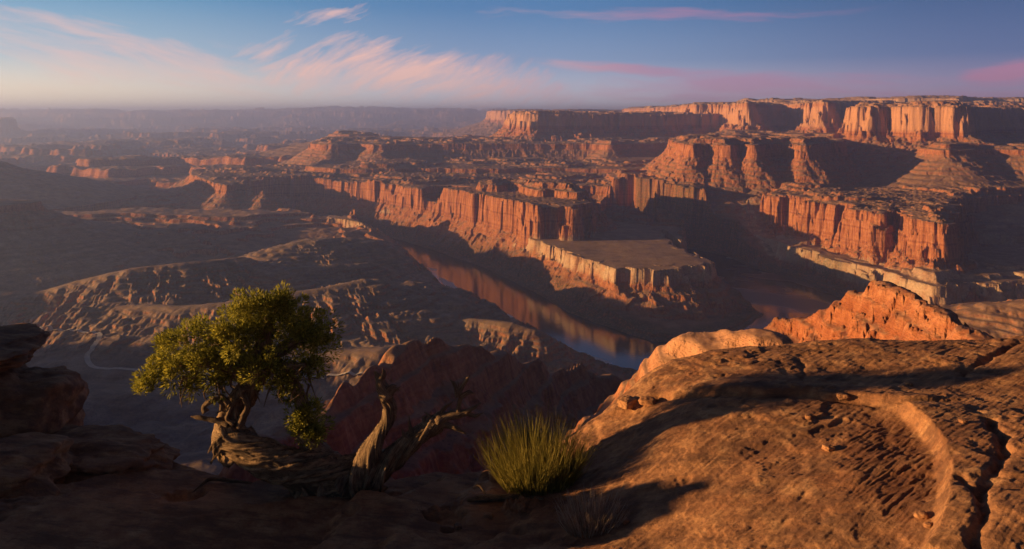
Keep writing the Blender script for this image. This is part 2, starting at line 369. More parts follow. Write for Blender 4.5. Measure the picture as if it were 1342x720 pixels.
class Up:
    """bilinear upsampling, in index space, of fields computed on every k-th grid line"""
    def __init__(self, k=4):
        self.ti = np.unique(np.append(np.arange(0, NT_, k), NT_ - 1)); self.ri = np.unique(np.append(np.arange(0, NR, k), NR - 1))
        t, r = np.meshgrid(TH[self.ti], RR[self.ri], indexing='ij')
        self.x = np.sin(t) * r; self.y = np.cos(t) * r
        def wts(idx, n):
            a = np.searchsorted(idx, np.arange(n), 'right') - 1; a = np.clip(a, 0, len(idx) - 2)
            return a, ((np.arange(n) - idx[a]) / (idx[a + 1] - idx[a])).astype(F32)
        self.ta, self.tw = wts(self.ti, NT_); self.ra, self.rw = wts(self.ri, NR)
    def __call__(self, f):
        f = f.astype(F32)
        g = f[self.ta] * (1 - self.tw)[:, None] + f[self.ta + 1] * self.tw[:, None]
        return g[:, self.ra] * (1 - self.rw)[None] + g[:, self.ra + 1] * self.rw[None]

def build_heights():
    up = Up(4)
    tt, rr = np.meshgrid(TH, RR, indexing='ij')
    X = (np.sin(tt) * rr).astype(F32); Y = (np.cos(tt) * rr).astype(F32)
    del tt, rr
    # floor
    c = [tuple(Pz(*q)) for q in CTRL] + CTRL2
    num = np.zeros(up.x.shape); den = np.zeros(up.x.shape)
    for (a, b, h) in c:
        d2 = (up.x - a) ** 2 + (up.y - b) ** 2 + (0.05 * math.hypot(a, b)) ** 2
        wgt = 1 / d2 ** 1.6
        num += wgt * h; den += wgt
    Z = up(num / den)
    near = sstep(20, 500, np.hypot(X, Y))
    n1 = fbm(X, Y, 420, 5, 3.1); n2 = fbm(X, Y, 60, 4, 8.7)
    far = sstep(3300, 6500, Y)
    Z += near * (n1 * (16 + 30 * far) + n2 * (5 + 8 * far))
    # low ledges on the far floor
    f2 = fbm(X, Y, 1500, 5, 21.0)
    st = np.clip(sstep(0.02, 0.05, f2), 0, 1) * 60 + sstep(0.2, 0.23, f2) * 60 + sstep(-0.22, -0.2, f2) * 40
    farm = sstep(4300, 5500, Y) * (1 - sstep(300, 1800, X)) 
    Z += farm * (st - 50)
    bad = sstep(900, 1300, Y) * (1 - sstep(2700, 3300, Y)) * (1 - sstep(200, 600, X))
    Z += bad * (20 * (ridge(X + 0.4 * Y, Y * 0.8, 230, 2, 13.0) - 0.4))
    Z += bad * 1.5 * np.sin(2 * np.pi * (Z / 10.0 + 0.4 * n1))
    f3 = fbm(X, Y * 1.3, 620, 5, 27.0)
    st2 = 16 * sstep(-0.03, 0.0, f3) + 15 * sstep(0.12, 0.15, f3) + 14 * sstep(-0.2, -0.17, f3)
    Z += sstep(2200, 2700, Y) * (1 - sstep(4300, 5500, Y)) * (1 - sstep(-700, -300, X)) * (st2 - 22)
    vfar = sstep(9000, 18000, np.hypot(X, Y))
    Z += vfar * (60 * fbm(X, Y, 5000, 4, 4.0))
    mt = sstep(24000, 33000, np.hypot(X, Y)) * (1 - sstep(40000, 44000, np.hypot(X, Y)))
    Z += mt * (660 + 230 * fbm(X, Y, 9000, 4, 9.3))
    OWN = np.zeros(Z.shape, np.int16); PALE = np.zeros(Z.shape, F32)
    # crest-line hills
    names = [('terrain', 'dark canyon floor and far desert plain reaching the hazy horizon')]
    for k, R in enumerate(RIDGES):
        pts = [tuple(Pz(*q)) for q in R['pts']]
        xs = [p[0] for p in pts]; ys = [p[1] for p in pts]; m = 900
        d, cx, cy, ez, _ = seg_dist(up.x, up.y, pts, closed=False)
        d = up(d); ez = up(ez); cx = up(cx); cy = up(cy)
        mm = d < 90
        d[mm], cx[mm], cy[mm], ez[mm], _ = seg_dist(X[mm].astype(np.float64), Y[mm].astype(np.float64), pts, closed=False)
        d = np.maximum(d + (R['r'] * 0.35 if R['id'] != 'rock_spur' else R['gs'] * 0.30) * fbm(X, Y, R['gs'] * 1.5, 3, 5.0 + k), 0)
        t = np.sqrt(d * d + R['r'] ** 2) - R['r']
        g = 1 - ridge(cx + (X - cx) * .4 + .7 * cy, cy + (Y - cy) * .4, R['gs'], 3, 2.0 * k)
        h = ez - R['slope'] * t - g * np.minimum(t * 0.35, R['gul'])
        rough = 1.0 if R['id'] != 'rock_spur' else 0.0
        if R['id'] == 'rock_spur':
            s = R['gs'] / 38.0
            h += s * (11 * fbm(X, Y, 55 * s, 4, 30.0 + k, 0.55) - 15 * (1 - ridge(X, Y, 75 * s, 4, 12.0 + k)) * sstep(0, 30, d))
            if k == 7: h += 2.4 * (cells(X, Y, 6.5, 2.0) - 0.5) + 1.6 * (cells(X, Y, 15.0, 5.0) - 0.5)
            ph = h / (15 * s) + 0.4 * fbm(X, Y, 90, 2, 4.0)
            h += (15 * s) * 0.14 * np.sin(2 * np.pi * ph)
        else:
            h += 1.6 * fbm(X, Y, 60, 3, 30.0 + k)
            h += 1.0 * 9 / 6.28 * np.sin(2 * np.pi * (h / 9.0 + 0.5 * fbm(X, Y, 120, 2, 3.0))) * sstep(5, 40, d)
        kk = 10.0 if rough else 3.0
        e = np.clip(0.5 + 0.5 * (h - Z) / kk, 0, 1)
        OWN[(h > Z) & (d < 400)] = len(names)
        Z = Z * (1 - e) + h * e + kk * e * (1 - e)
        names.append((R['id'], R['lab']))
    # mesas
    wx = 22 * fbm(X, Y, 130, 3, 40.0); wflute = ridge(X, Y, 24, 2, 50.0); wcol = ridge(X, Y, 105, 2, 55.0); wf2 = fbm(X, Y, 9, 2, 60.0)
    wbig = fbm(X, Y, 320, 3, 70.0)
    rub = fbm(X, Y, 22, 4, 80.0, 0.65)
    low = fbm(X, Y, 260, 3, 90.0); shelf = fbm(X, Y, 210, 3, 97.0); fan = fbm(X, Y, 85, 3, 99.0); cA = cells(X + 12 * low, Y + 10 * fbm(X, Y, 90, 2, 98.0), 62, 3.3); cB = cells(X, Y, 21, 7.7); amod = np.clip(0.75 + 1.5 * fbm(X, Y, 420, 2, 93.0), 0.15, 1.5)
    sf = fbm(X, Y, 480, 5, 95.0); stepin = 13 * sstep(-0.02, 0.02, sf) + 12 * sstep(0.16, 0.2, sf) - 6 * sstep(-0.2, -0.24, sf)
    for k, L in enumerate(LAYERS):
        pts = chaikin(L['pts'], 1)
        d, cx, cy, _, ins = seg_dist(up.x, up.y, pts)
        d = np.where(ins, -d, d)
        reach = L['cliff'] + 700
        if not (d < reach).any(): continue
        d = up(d); cx = up(cx); cy = up(cy)
        ch = L['cliff']; top = L['top']
        sc_ = np.clip(ch / 100.0, 0.35, 1.3)
        nearfade = sstep(60, 300, np.hypot(X, Y))
        dd = d + nearfade * sc_ * L.get('rag', 1.0) * (wx + 22 * wbig + L.get('col', 20) * amod * (wcol - 0.45) + 26 * (cA - 0.5) + 10 * (cB - 0.5) + 5 * (1.5 - 0.8 * amod) * (wflute - 0.5) + 2.0 * wf2)
        inside = dd <= 0
        cw = 0.20 * ch
        # cliff in two tiers with a shelf between, a few ledges, and debris fans climbing its foot
        fr = np.clip(0.45 + 0.5 * low, 0.2, 0.75)
        sw = 16 * sc_ * np.clip(0.25 + 1.7 * shelf, 0, 1)
        u1 = np.clip(dd / (fr * cw), 0, 1); u2 = np.clip((dd - fr * cw - sw) / ((1 - fr) * cw), 0, 1)
        led = fr * u1 + (1 - fr) * u2
        led = np.clip(led - 0.02 * np.sin(2 * np.pi * (led * 4.0 + low)) * (led > 0) * (led < 1), 0, 1)
        t = np.maximum(dd - cw - sw, 0)
        cover = ch * np.clip(0.16 + 0.55 * fan, 0, 0.5)
        gs = 34 + 20 * sc_
        gul = 1 - ridge(cx + (X - cx) * 0.22 + 0.7 * cy, cy + (Y - cy) * 0.22, gs, 3, 100.0 + 3 * k)
        sl = L['tal']
        talus = sl * np.minimum(t, 160) + sl * L.get('tal2', 0.6) * np.maximum(t - 160, 0)
        h = top - ch * led - talus - gul * np.minimum(t * 0.30, 17 * sc_)
        h = np.maximum(h, top - ch + cover - (0.8 + 0.2 * gul) * np.maximum(dd - 2, 0))
        # strata ledges in the slope below the cliff
        per = 19.0
        ph = (h + 9 * low) / per
        stp = sstep(4, 30, t)
        h += -(0.25 + 0.6 * np.clip(0.5 + 1.5 * shelf, 0, 1)) * per / (2 * np.pi) * np.sin(2 * np.pi * ph) * stp * nearfade
        h += nearfade * stp * 1.6 * rub
        h = np.where(inside, top + nearfade * (np.minimum(-dd, 60) / 60.0 * L['rub'] * (rub * 1.2 + 0.4) + 4.0 * low + (0 if L.get('flat') else 1) * stepin * sstep(25, 60, -dd) + 7 * sc_ * (cA - 0.5) * sstep(60, 10, -dd)), h)
        # keep the foot from running on for ever
        h = np.where(d > reach, -9999, h)
        m = h > Z
        OWN[m & (t < 260)] = 0 if L.get('off') else len(names)
        PALE = np.where(m, (np.clip((h - (top - ch * 1.02)) / 3.0, 0, 1) * sstep(-14, -6, dd) if L.get('pale') else 0.0), PALE).astype(F32)
        Z = np.where(m, h, Z)
        names.append((L['id'], L.get('lab')))
    # river bed
    rp = [(P(a, b)[0], b, c) for a, b, c in RIVER]
    d, cx, cy, wd, _ = seg_dist(up.x, up.y, rp, closed=False)
    d = up(d); wd = up(wd)
    d = d + 9 * fbm(X, Y, 90, 3, 33.0)
    t = d - wd
    tw = t + sstep(20, 70, t) * (14 * (wcol - 0.45) + 26 * (cA - 0.5) + 9 * (cB - 0.5) + 4 * (wflute - 0.5))
    tw2 = tw + 1.5 * rub
    soft = np.where(X < 620, 0.85, 1.2)
    lim = np.where(X < 620, np.interp(X, [0, 120], [155, 116]), 40.0)
    bank = -604 + np.where(t < 0, np.maximum(t, -40) * 0.15, np.minimum(t, 14) * 0.5 + np.maximum(t - 14, 0) * 0.12 + np.maximum(tw2 - 24, 0) * soft + np.maximum(tw - lim, 0) * 9.0)
    Z = np.minimum(Z, bank)
    lowm = (t > 12)
    Z = np.where(lowm, np.maximum(Z, -597), Z)
    Z = np.where(lowm & (Y > 1400) & (Y < 4500) , np.maximum(Z, -596 + 1.5 * rub), Z)
    riv = sstep(150, 10, t)
    cx = up(cx); cy = up(cy)
    sx_ = (X - cx) * 0.7 + (Y - cy) * -0.7
    bar = (sx_ < 0) * (Y < 3000) * (X < 420) * np.maximum(sstep(-0.10, 0.08, fbm(X, Y, 240, 2, 71.0)), sstep(-240, -205, X) * sstep(0, -40, X)) * np.exp(-((t + 18) / 22) ** 2)  # pale mud bar along the bank, standing in for sky glints on the water
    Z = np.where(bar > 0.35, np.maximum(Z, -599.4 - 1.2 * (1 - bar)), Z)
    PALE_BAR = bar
    for k, L in enumerate(LAYERS):
        if L.get('pale'):
            m = OWN == 1 + len(RIDGES) + k
            PALE = np.where(m, np.clip((Z - (L['top'] - L['cliff'] * 1.03) - 5 * rub) / 3.0, 0, 1), PALE).astype(F32)
    return X, Y, Z, OWN, names, riv, PALE, PALE_BAR
# ------------------------------------------------------------------ materials
def new_mat(name):
    m = bpy.data.materials.new(name); m.use_nodes = True
    t = NT(m.node_tree); t.n.clear()
    out = t.node('ShaderNodeOutputMaterial')
    bs = t.node('ShaderNodeBsdfPrincipled')
    t.l.new(bs.outputs[0], out.inputs[0])
    bs.inputs['Roughness'].default_value = 0.9
    bs.inputs['Specular IOR Level'].default_value = 0.15
    return m, t, bs

def canyon_material():
    m, t, bs = new_mat('canyon_rock')
    geo = t.node('ShaderNodeNewGeometry')
    pos = geo.outputs['Position']; nor = geo.outputs['Normal']
    sp = t.node('ShaderNodeSeparateXYZ'); t.l.new(pos, sp.inputs[0])
    sn = t.node('ShaderNodeSeparateXYZ'); t.l.new(nor, sn.inputs[0])
    z = sp.outputs[2]; up = sn.outputs[2]
    nbig = t.noise(pos, 1 / 350.0, 4, 0.55)
    nmid = t.noise(pos, 1 / 40.0, 4, 0.6)
    nfin = t.noise(pos, 1 / 6.0, 4, 0.65)
    # strata: thin beds, a function of height warped a little
    zz = t.math('ADD', z, t.math('MULTIPLY', nbig, 30.0))
    cv = t.node('ShaderNodeCombineXYZ'); t.put(cv.inputs[2], zz)
    bed = t.noise(cv.outputs[0], 1 / 16.0, 5, 0.7)
    # vertical streaks on cliffs
    streak = t.noise(t.mapping(pos, (1 / 7.0, 1 / 7.0, 1 / 90.0)), 1.0, 4, 0.65)
    red = t.ramp(bed, [(0.28, (0.17, 0.062, 0.030)), (0.42, (0.35, 0.125, 0.052)), (0.52, (0.44, 0.172, 0.072)), (0.60, (0.28, 0.093, 0.040)), (0.70, (0.38, 0.138, 0.058)), (0.80, (0.48, 0.225, 0.105))])
    red = t.mix(t.math('MULTIPLY', t.mrange(streak, 0.46, 0.66), t.mrange(nmid, 0.35, 0.6, 0.25, 1.0)), red, t.mix(1.0, red, (0.52, 0.44, 0.42, 1), 'MULTIPLY'))
    red = t.mix(t.mrange(streak, 0.50, 0.32, 0, 0.55), red, (0.50, 0.25, 0.13, 1))
    flat = t.ramp(nmid, [(0.3, (0.22, 0.125, 0.075)), (0.5, (0.31, 0.175, 0.10)), (0.72, (0.38, 0.235, 0.14))])
    steep = t.mrange(up, 0.90, 0.66)
    c = t.mix(steep, flat, red)
    # white rim caps: rim of the low bench, pale upper sandstone
    def band(lo, hi, s):
        return t.math('MULTIPLY', t.mrange(z, lo - s, lo + s), t.mrange(z, hi + s, hi - s))
    capn = t.mrange(nmid, 0.35, 0.6)
    pale = t.mix(nfin, (0.50, 0.36, 0.23, 1), (0.62, 0.47, 0.31, 1))
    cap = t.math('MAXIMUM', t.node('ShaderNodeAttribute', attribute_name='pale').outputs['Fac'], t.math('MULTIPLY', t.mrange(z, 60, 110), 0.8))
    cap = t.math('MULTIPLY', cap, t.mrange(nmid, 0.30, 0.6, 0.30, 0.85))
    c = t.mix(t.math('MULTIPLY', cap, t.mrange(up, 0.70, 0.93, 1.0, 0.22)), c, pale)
    wing = band(-95, 60, 12)
    c = t.mix(t.math('MULTIPLY', wing, 0.75), c, (0.52, 0.28, 0.155, 1))
    # badlands: grey-brown shale low on the left
    low = t.math('MULTIPLY', t.mrange(z, -380, -415), t.mrange(sp.outputs[0], 150, -50))
    low = t.math('MULTIPLY', low, t.mrange(sp.outputs[1], 3200, 2600))
    low = t.math('MULTIPLY', low, t.mrange(up, 0.55, 0.8))
    shale = t.ramp(nmid, [(0.3, (0.20, 0.135, 0.09)), (0.55, (0.30, 0.21, 0.135)), (0.75, (0.40, 0.30, 0.20))])
    shale = t.mix(1.0, shale, t.ramp(bed, [(0.35, (0.62, 0.58, 0.56)), (0.5, (1.0, 1.0, 1.0)), (0.62, (0.75, 0.68, 0.66)), (0.72, (1.2, 1.2, 1.15))]), 'MULTIPLY')
    c = t.mix(t.math('MULTIPLY', low, 0.8), c, shale)
    # the iron-red knob next to the viewpoint
    rk = t.math('MULTIPLY', t.mrange(sp.outputs[1], 600, 540), t.mrange(sp.outputs[0], 60, 130))
    rk = t.math('MULTIPLY', rk, t.mrange(z, -240, -200))
    c = t.mix(t.math('MULTIPLY', rk, t.mrange(nfin, 0.35, 0.6, 0.85, 0.25)), c, (0.33, 0.105, 0.045, 1))
    # scattered desert scrub on gentle ground
    vor = t.node('ShaderNodeTexVoronoi'); t.put(vor.inputs['Vector'], pos); vor.inputs['Scale'].default_value = 1 / 5.0
    sc_ = t.math('MULTIPLY', t.mrange(vor.outputs['Distance'], 0.30, 0.20), t.mrange(up, 0.8, 0.93))
    sc_ = t.math('MULTIPLY', sc_, t.mrange(t.noise(pos, 1 / 120.0, 3), 0.42, 0.6))
    c = t.mix(t.math('MULTIPLY', sc_, 0.55), c, (0.075, 0.06, 0.032, 1))
    # green strip along the river
    at = t.node('ShaderNodeAttribute', attribute_name='river')
    gr = t.math('MULTIPLY', t.mrange(at.outputs['Fac'], 0.25, 0.75), t.mrange(nfin, 0.35, 0.55))
    c = t.mix(t.math('MULTIPLY', gr, 0.8), c, (0.065, 0.068, 0.030, 1))
    mb = t.node('ShaderNodeAttribute', attribute_name='glint_bar').outputs['Fac']
    c = t.mix(t.mrange(mb, 0.3, 0.5), c, (0.72, 0.70, 0.68, 1))  # bar colour imitates sky glints along the near bank
    c = t.mix(1.0, c, t.ramp(nfin, [(0.25, (0.72, 0.72, 0.72)), (0.75, (1.15, 1.15, 1.15))]), 'MULTIPLY')
    t.l.new(c, bs.inputs['Base Color'])
    bmp = t.node('ShaderNodeBump'); t.l.new(t.mrange(up, 0.95, 0.7, 0.16, 0.9), bmp.inputs['Strength']); bmp.inputs['Distance'].default_value = 1.0
    hgt = t.math('ADD', t.math('MULTIPLY', nfin, 3.0), t.math('MULTIPLY', streak, 3.0))
    hgt = t.math('ADD', hgt, t.math('MULTIPLY', bed, 3.5))
    t.l.new(hgt, bmp.inputs['Height']); t.l.new(bmp.outputs[0], bs.inputs['Normal'])
    return m

def water_material():
    m, t, bs = new_mat('river_water')
    bs.inputs['Base Color'].default_value = (0.045, 0.038, 0.022, 1)
    bs.inputs['Roughness'].default_value = 0.11
    bs.inputs['Specular IOR Level'].default_value = 0.6
    bs.inputs['IOR'].default_value = 1.33
    geo = t.node('ShaderNodeNewGeometry')
    sx = t.node('ShaderNodeSeparateXYZ'); t.l.new(geo.outputs['Position'], sx.inputs[0])
    wind = t.math('MULTIPLY', t.mrange(sx.outputs[0], 600, 750), t.mrange(t.noise(geo.outputs['Position'], 1 / 260.0, 2), 0.42, 0.56))
    t.l.new(t.mrange(wind, 0, 1, 0.10, 0.42), bs.inputs['Roughness'])
    bmp = t.node('ShaderNodeBump'); bmp.inputs['Strength'].default_value = 0.16; bmp.inputs['Distance'].default_value = 1.0
    t.l.new(t.noise(geo.outputs['Position'], 1 / 9.0, 3), bmp.inputs['Height']); t.l.new(bmp.outputs[0], bs.inputs['Normal'])
    return m

M_CANYON = canyon_material()
M_WATER = water_material()

# ------------------------------------------------------------------ the canyon
X, Y, Z, OWN, NAMES, RIV, PALE, BAR = build_heights()
print('heights', round(time.time() - T0, 1), X.shape)

def canyon_objects():
    nt, nr = X.shape
    vid = np.arange(nt * nr).reshape(nt, nr)
    q = np.stack([vid[:-1, :-1], vid[1:, :-1], vid[1:, 1:], vid[:-1, 1:]], -1).reshape(-1, 4)
    # close the ring behind the camera
    ql = np.stack([vid[-1, :-1], vid[0, :-1], vid[0, 1:], vid[-1, 1:]], -1)
    own = np.concatenate([OWN[:-1, :-1].ravel(), np.zeros(nr - 1, np.int16)])
    q = np.concatenate([q, ql])
    V = np.stack([X.ravel(), Y.ravel(), Z.ravel()], 1)
    A = RIV.ravel(); B = PALE.ravel(); B2 = BAR.ravel()
    for k, (nm, lab) in enumerate(NAMES):
        qq = q[own == k]
        if len(qq) == 0: continue
        used = np.zeros(len(V), bool); used[qq.ravel()] = True
        mp = np.cumsum(used) - 1
        o = mesh_np(nm, V[used], mp[qq], mat=M_CANYON, attrs={'river': A[used], 'pale': B[used], 'glint_bar': B2[used]})
        tag(o, lab, None, None, 'structure')
canyon_objects()

def ground_at(x, y):
    th = math.atan2(x, y); r = math.hypot(x, y)
    i = min(max(int(np.searchsorted(TH, th)), 1), NT_ - 1); j = min(max(int(np.searchsorted(RR, r)), 1), NR - 1)
    return float(max(Z[i, j], Z[i - 1, j - 1], Z[i, j - 1], Z[i - 1, j]))

wx_ = np.array([[-3500, 1500, -600], [3500, 1500, -600], [3500, 8500, -600], [-3500, 8500, -600]])
river = mesh_np('river', wx_, quads=[[0, 1, 2, 3]], mat=M_WATER)
tag(river, 'brown river bending through the canyon and mirroring the lit cliffs', kind='structure')

# the air of the valley
def add_haze():
    m = bpy.data.materials.new('haze'); m.use_nodes = True
    t = NT(m.node_tree); t.n.clear()
    out = t.node('ShaderNodeOutputMaterial'); pv = t.node('ShaderNodeVolumePrincipled')
    pv.inputs['Color'].default_value = (0.42, 0.55, 1.0, 1)
    pv.inputs['Density'].default_value = 6.8e-5
    pv.inputs['Anisotropy'].default_value = 0.5
    t.l.new(pv.outputs[0], out.inputs['Volume'])
    x0, x1, y0, y1, z0, z1 = -47000, 47000, -47000, 47000, -900, 330
    v = [(x, y, z) for x in (x0, x1) for y in (y0, y1) for z in (z0, z1)]
    f = [(0, 1, 3, 2), (4, 6, 7, 5), (0, 4, 5, 1), (2, 3, 7, 6), (0, 2, 6, 4), (1, 5, 7, 3)]
    o = mesh_np('haze', np.array(v), quads=f, mat=m, smooth=False)
    o.display_type = 'WIRE'
    tag(o, 'pale blue haze thickening towards the horizon', kind='stuff')
add_haze()
# ------------------------------------------------------------------ foreground slickrock
FG = [(840,500,13.6),(880,472,14),(960,456,14.3),(1100,447,14.5),(1250,445,14.3),(1342,443,14),(1500,440,13.5),(1800,440,13),
 (960,510,12.2),(1100,500,12.4),(1250,500,12),(1342,500,11.7),(1500,500,11.3),(880,560,11.3),(960,560,11),(1100,560,10.6),(1200,560,10.3),(1342,560,10),
 (820,600,11.2),(850,640,10),(960,640,9.4),(1100,640,8.95),(1342,640,8.3),(960,720,8.3),(1100,720,7.8),(1342,720,7.1),(1500,720,6.8),
 (760,590,12),(760,640,10.8),(760,720,9),(850,720,8.8),(600,640,11.4),(600,690,10),(600,720,9.2),(440,660,11),(440,720,9.4),(300,640,11.4),(300,700,9.9),
 (150,605,12.3),(100,575,13),(0,560,13),(0,640,10.6),(0,720,8.9),(210,605,12.2),(150,720,9.1),(-200,600,12),(-200,720,9),(-500,640,11)]
_fp = np.array([tuple(Pz(*q)) for q in FG])
_n = len(_fp)
_A = np.zeros((_n + 3, _n + 3)); _R = np.hypot(_fp[:, None, 0] - _fp[None, :, 0], _fp[:, None, 1] - _fp[None, :, 1])
_A[:_n, :_n] = _R - 0.06 * np.eye(_n); _A[:_n, _n] = 1; _A[:_n, _n + 1:] = _fp[:, :2]; _A[_n, :_n] = 1; _A[_n + 1:, :_n] = _fp[:, :2].T
_w = np.linalg.solve(_A, np.concatenate([_fp[:, 2], np.zeros(3)]))
EDGE = np.array([(-500,15),(0,14),(110,13.6),(220,12.5),(300,11.9),(440,11.7),(520,12),(660,12),(740,12.6),(800,13.4),(840,14.2),(880,14.6),(960,14.9),(1100,15.2),(1342,14.8),(1900,14)], float)

def fg_base(x, y):
    z = _w[_n] + _w[_n + 1] * x + _w[_n + 2] * y
    for i in range(_n): z = z + _w[i] * np.hypot(x - _fp[i, 0], y - _fp[i, 1])
    # rock swell added out of frame on the left to shade the near ledges
    cz = np.interp(y, [2, 5, 7, 8, 9, 10, 11, 12, 13, 15], [-2.2, -2.2, -2.3, -2.45, -3.1, -3.95, -4.1, -3.6, -3.2, -3.2])
    hump = cz - 1.5 * np.maximum(np.abs(x + 12.0) - 1.0, 0)
    e = np.clip(0.5 + 0.5 * (hump - z) / 0.5, 0, 1)
    z = z * (1 - e) + hump * e + 0.5 * e * (1 - e)
    return z

def fgxy(px, y):
    """plan position of the slickrock seen at photo pixel (px, y)"""
    lo = 5.0
    for D in np.arange(5.0, 16, 0.05):
        xx = (px - 671) * D / FPX
        if -(y - 150) * D / FPX <= fg_base(np.array(xx), np.array(D)): break
    return ((px - 671) * D / FPX, float(D))

def fg_details(x, y, z):
    # pit on the dome with a scoured right wall
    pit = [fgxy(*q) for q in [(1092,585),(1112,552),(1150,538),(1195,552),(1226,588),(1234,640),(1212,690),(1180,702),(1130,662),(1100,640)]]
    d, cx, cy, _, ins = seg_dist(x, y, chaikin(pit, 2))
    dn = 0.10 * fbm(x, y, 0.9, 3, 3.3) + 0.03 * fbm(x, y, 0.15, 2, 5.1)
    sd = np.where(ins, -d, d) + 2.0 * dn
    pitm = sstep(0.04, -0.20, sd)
    sc = [fgxy(*q) for q in [(1100,522),(1140,528),(1180,541),(1206,562),(1226,592),(1234,640),(1224,690),(1200,730)]]
    d, cx, cy, _, _ = seg_dist(x, y, sc, closed=False)
    # the scoured wall: ground right of this line stands higher
    tip = sstep(sc[0][1] + 0.1, sc[0][1] - 1.1, y) * sstep(6.5, 7.4, y)
    sg = np.where((x - cx) * 0.85 + (y - cy) * 0.5 > 0, d, -d) + 0.05 * fbm(x, y, 0.5, 3, 2.9)
    z = z + tip * (0.15 * sstep(-0.05, 0.13, sg) * np.exp(-(np.maximum(sg, 0) / 1.1) ** 2) - 0.05 * np.exp(-((sg + 0.25) / 0.5) ** 2) * (sg < 0.1))
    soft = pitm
    # long low step across the dome
    st = [fgxy(*q) for q in [(862,521),(920,520),(980,522),(1040,520),(1090,524),(1140,528),(1180,533)]]
    d, cx, cy, _, _ = seg_dist(x, y, st, closed=False)
    sgn = y - (cy + 0.05 * fbm(x, y, 0.5, 3, 8.0))
    z = z + 0.08 * sstep(-0.03, 0.10, sgn) * np.exp(-(np.maximum(d, 0) / 0.9) ** 2) - 0.05 * np.exp(-(d / 0.10) ** 2)
    # cracks
    for pts, wdt, dep in [([(1338,448),(1312,460),(1285,476),(1262,492)], 0.07, 0.10), ([(1296,556),(1312,578),(1318,604),(1304,634),(1288,655),(1292,680),(1278,722)], 0.075, 0.16), ([(1258,640),(1276,655),(1290,660)], 0.05, 0.09), ([(1048,470),(1056,488),(1050,505)], 0.05, 0.05),
                          ([(690,610),(640,628),(560,632),(510,650)], 0.12, 0.10), ([(0,655),(60,645),(150,640),(260,652)], 0.14, 0.14), ([(560,700),(620,690),(720,700)], 0.1, 0.08)]:
        d, cx, cy, _, _ = seg_dist(x + 0.10 * fbm(x, y, 0.35, 3, 2.2), y + 0.10 * fbm(x, y, 0.35, 3, 6.2), [fgxy(*q) for q in pts], closed=False)
        z = z - dep * np.exp(-(d / wdt) ** 2) * (0.6 + 0.6 * fbm(x, y, 0.5, 2, 1.5))
    # near slab lapping over the one behind it, left of centre
    sl = [fgxy(*q) for q in [(-60,668),(60,660),(150,672),(235,690),(330,674),(410,664),(490,663),(545,672),(585,698),(600,730)]]
    d, cx, cy, _, _ = seg_dist(x, y, sl, closed=False)
    s = cy - y + 0.06 * fbm(x, y, 0.7, 3, 4.4)
    z = z + 0.16 * sstep(-0.02, 0.14, s) * np.exp(-(d / 1.6) ** 2)
    # soil pocket under the bush
    a = fgxy(668, 664)
    m = np.exp(-(((x - a[0]) / 0.75) ** 2 + ((y - a[1]) / 0.28) ** 2))
    z = z + m * (0.05 + 0.07 * fbm(x, y, 0.12, 3, 7.7))
    return z, soft, pitm

def fg_edge_drop(x, y, z):
    px = 671 + x / np.maximum(y, 0.5) * FPX
    De = np.interp(px, EDGE[:, 0], EDGE[:, 1])
    De = De + 0.45 * fbm(x, y * 0.3, 1.6, 3, 12.0) * np.interp(px, [700, 850], [1.0, 0.25])
    q = y - De
    r = np.interp(px, [700, 860], [0.35, 0.9])
    t = np.maximum(q + r, 0)
    return z - np.where(t < 2 * r, 0.25 * t * t / r, 0.25 * 4 * r + 2.6 * (t - 2 * r))

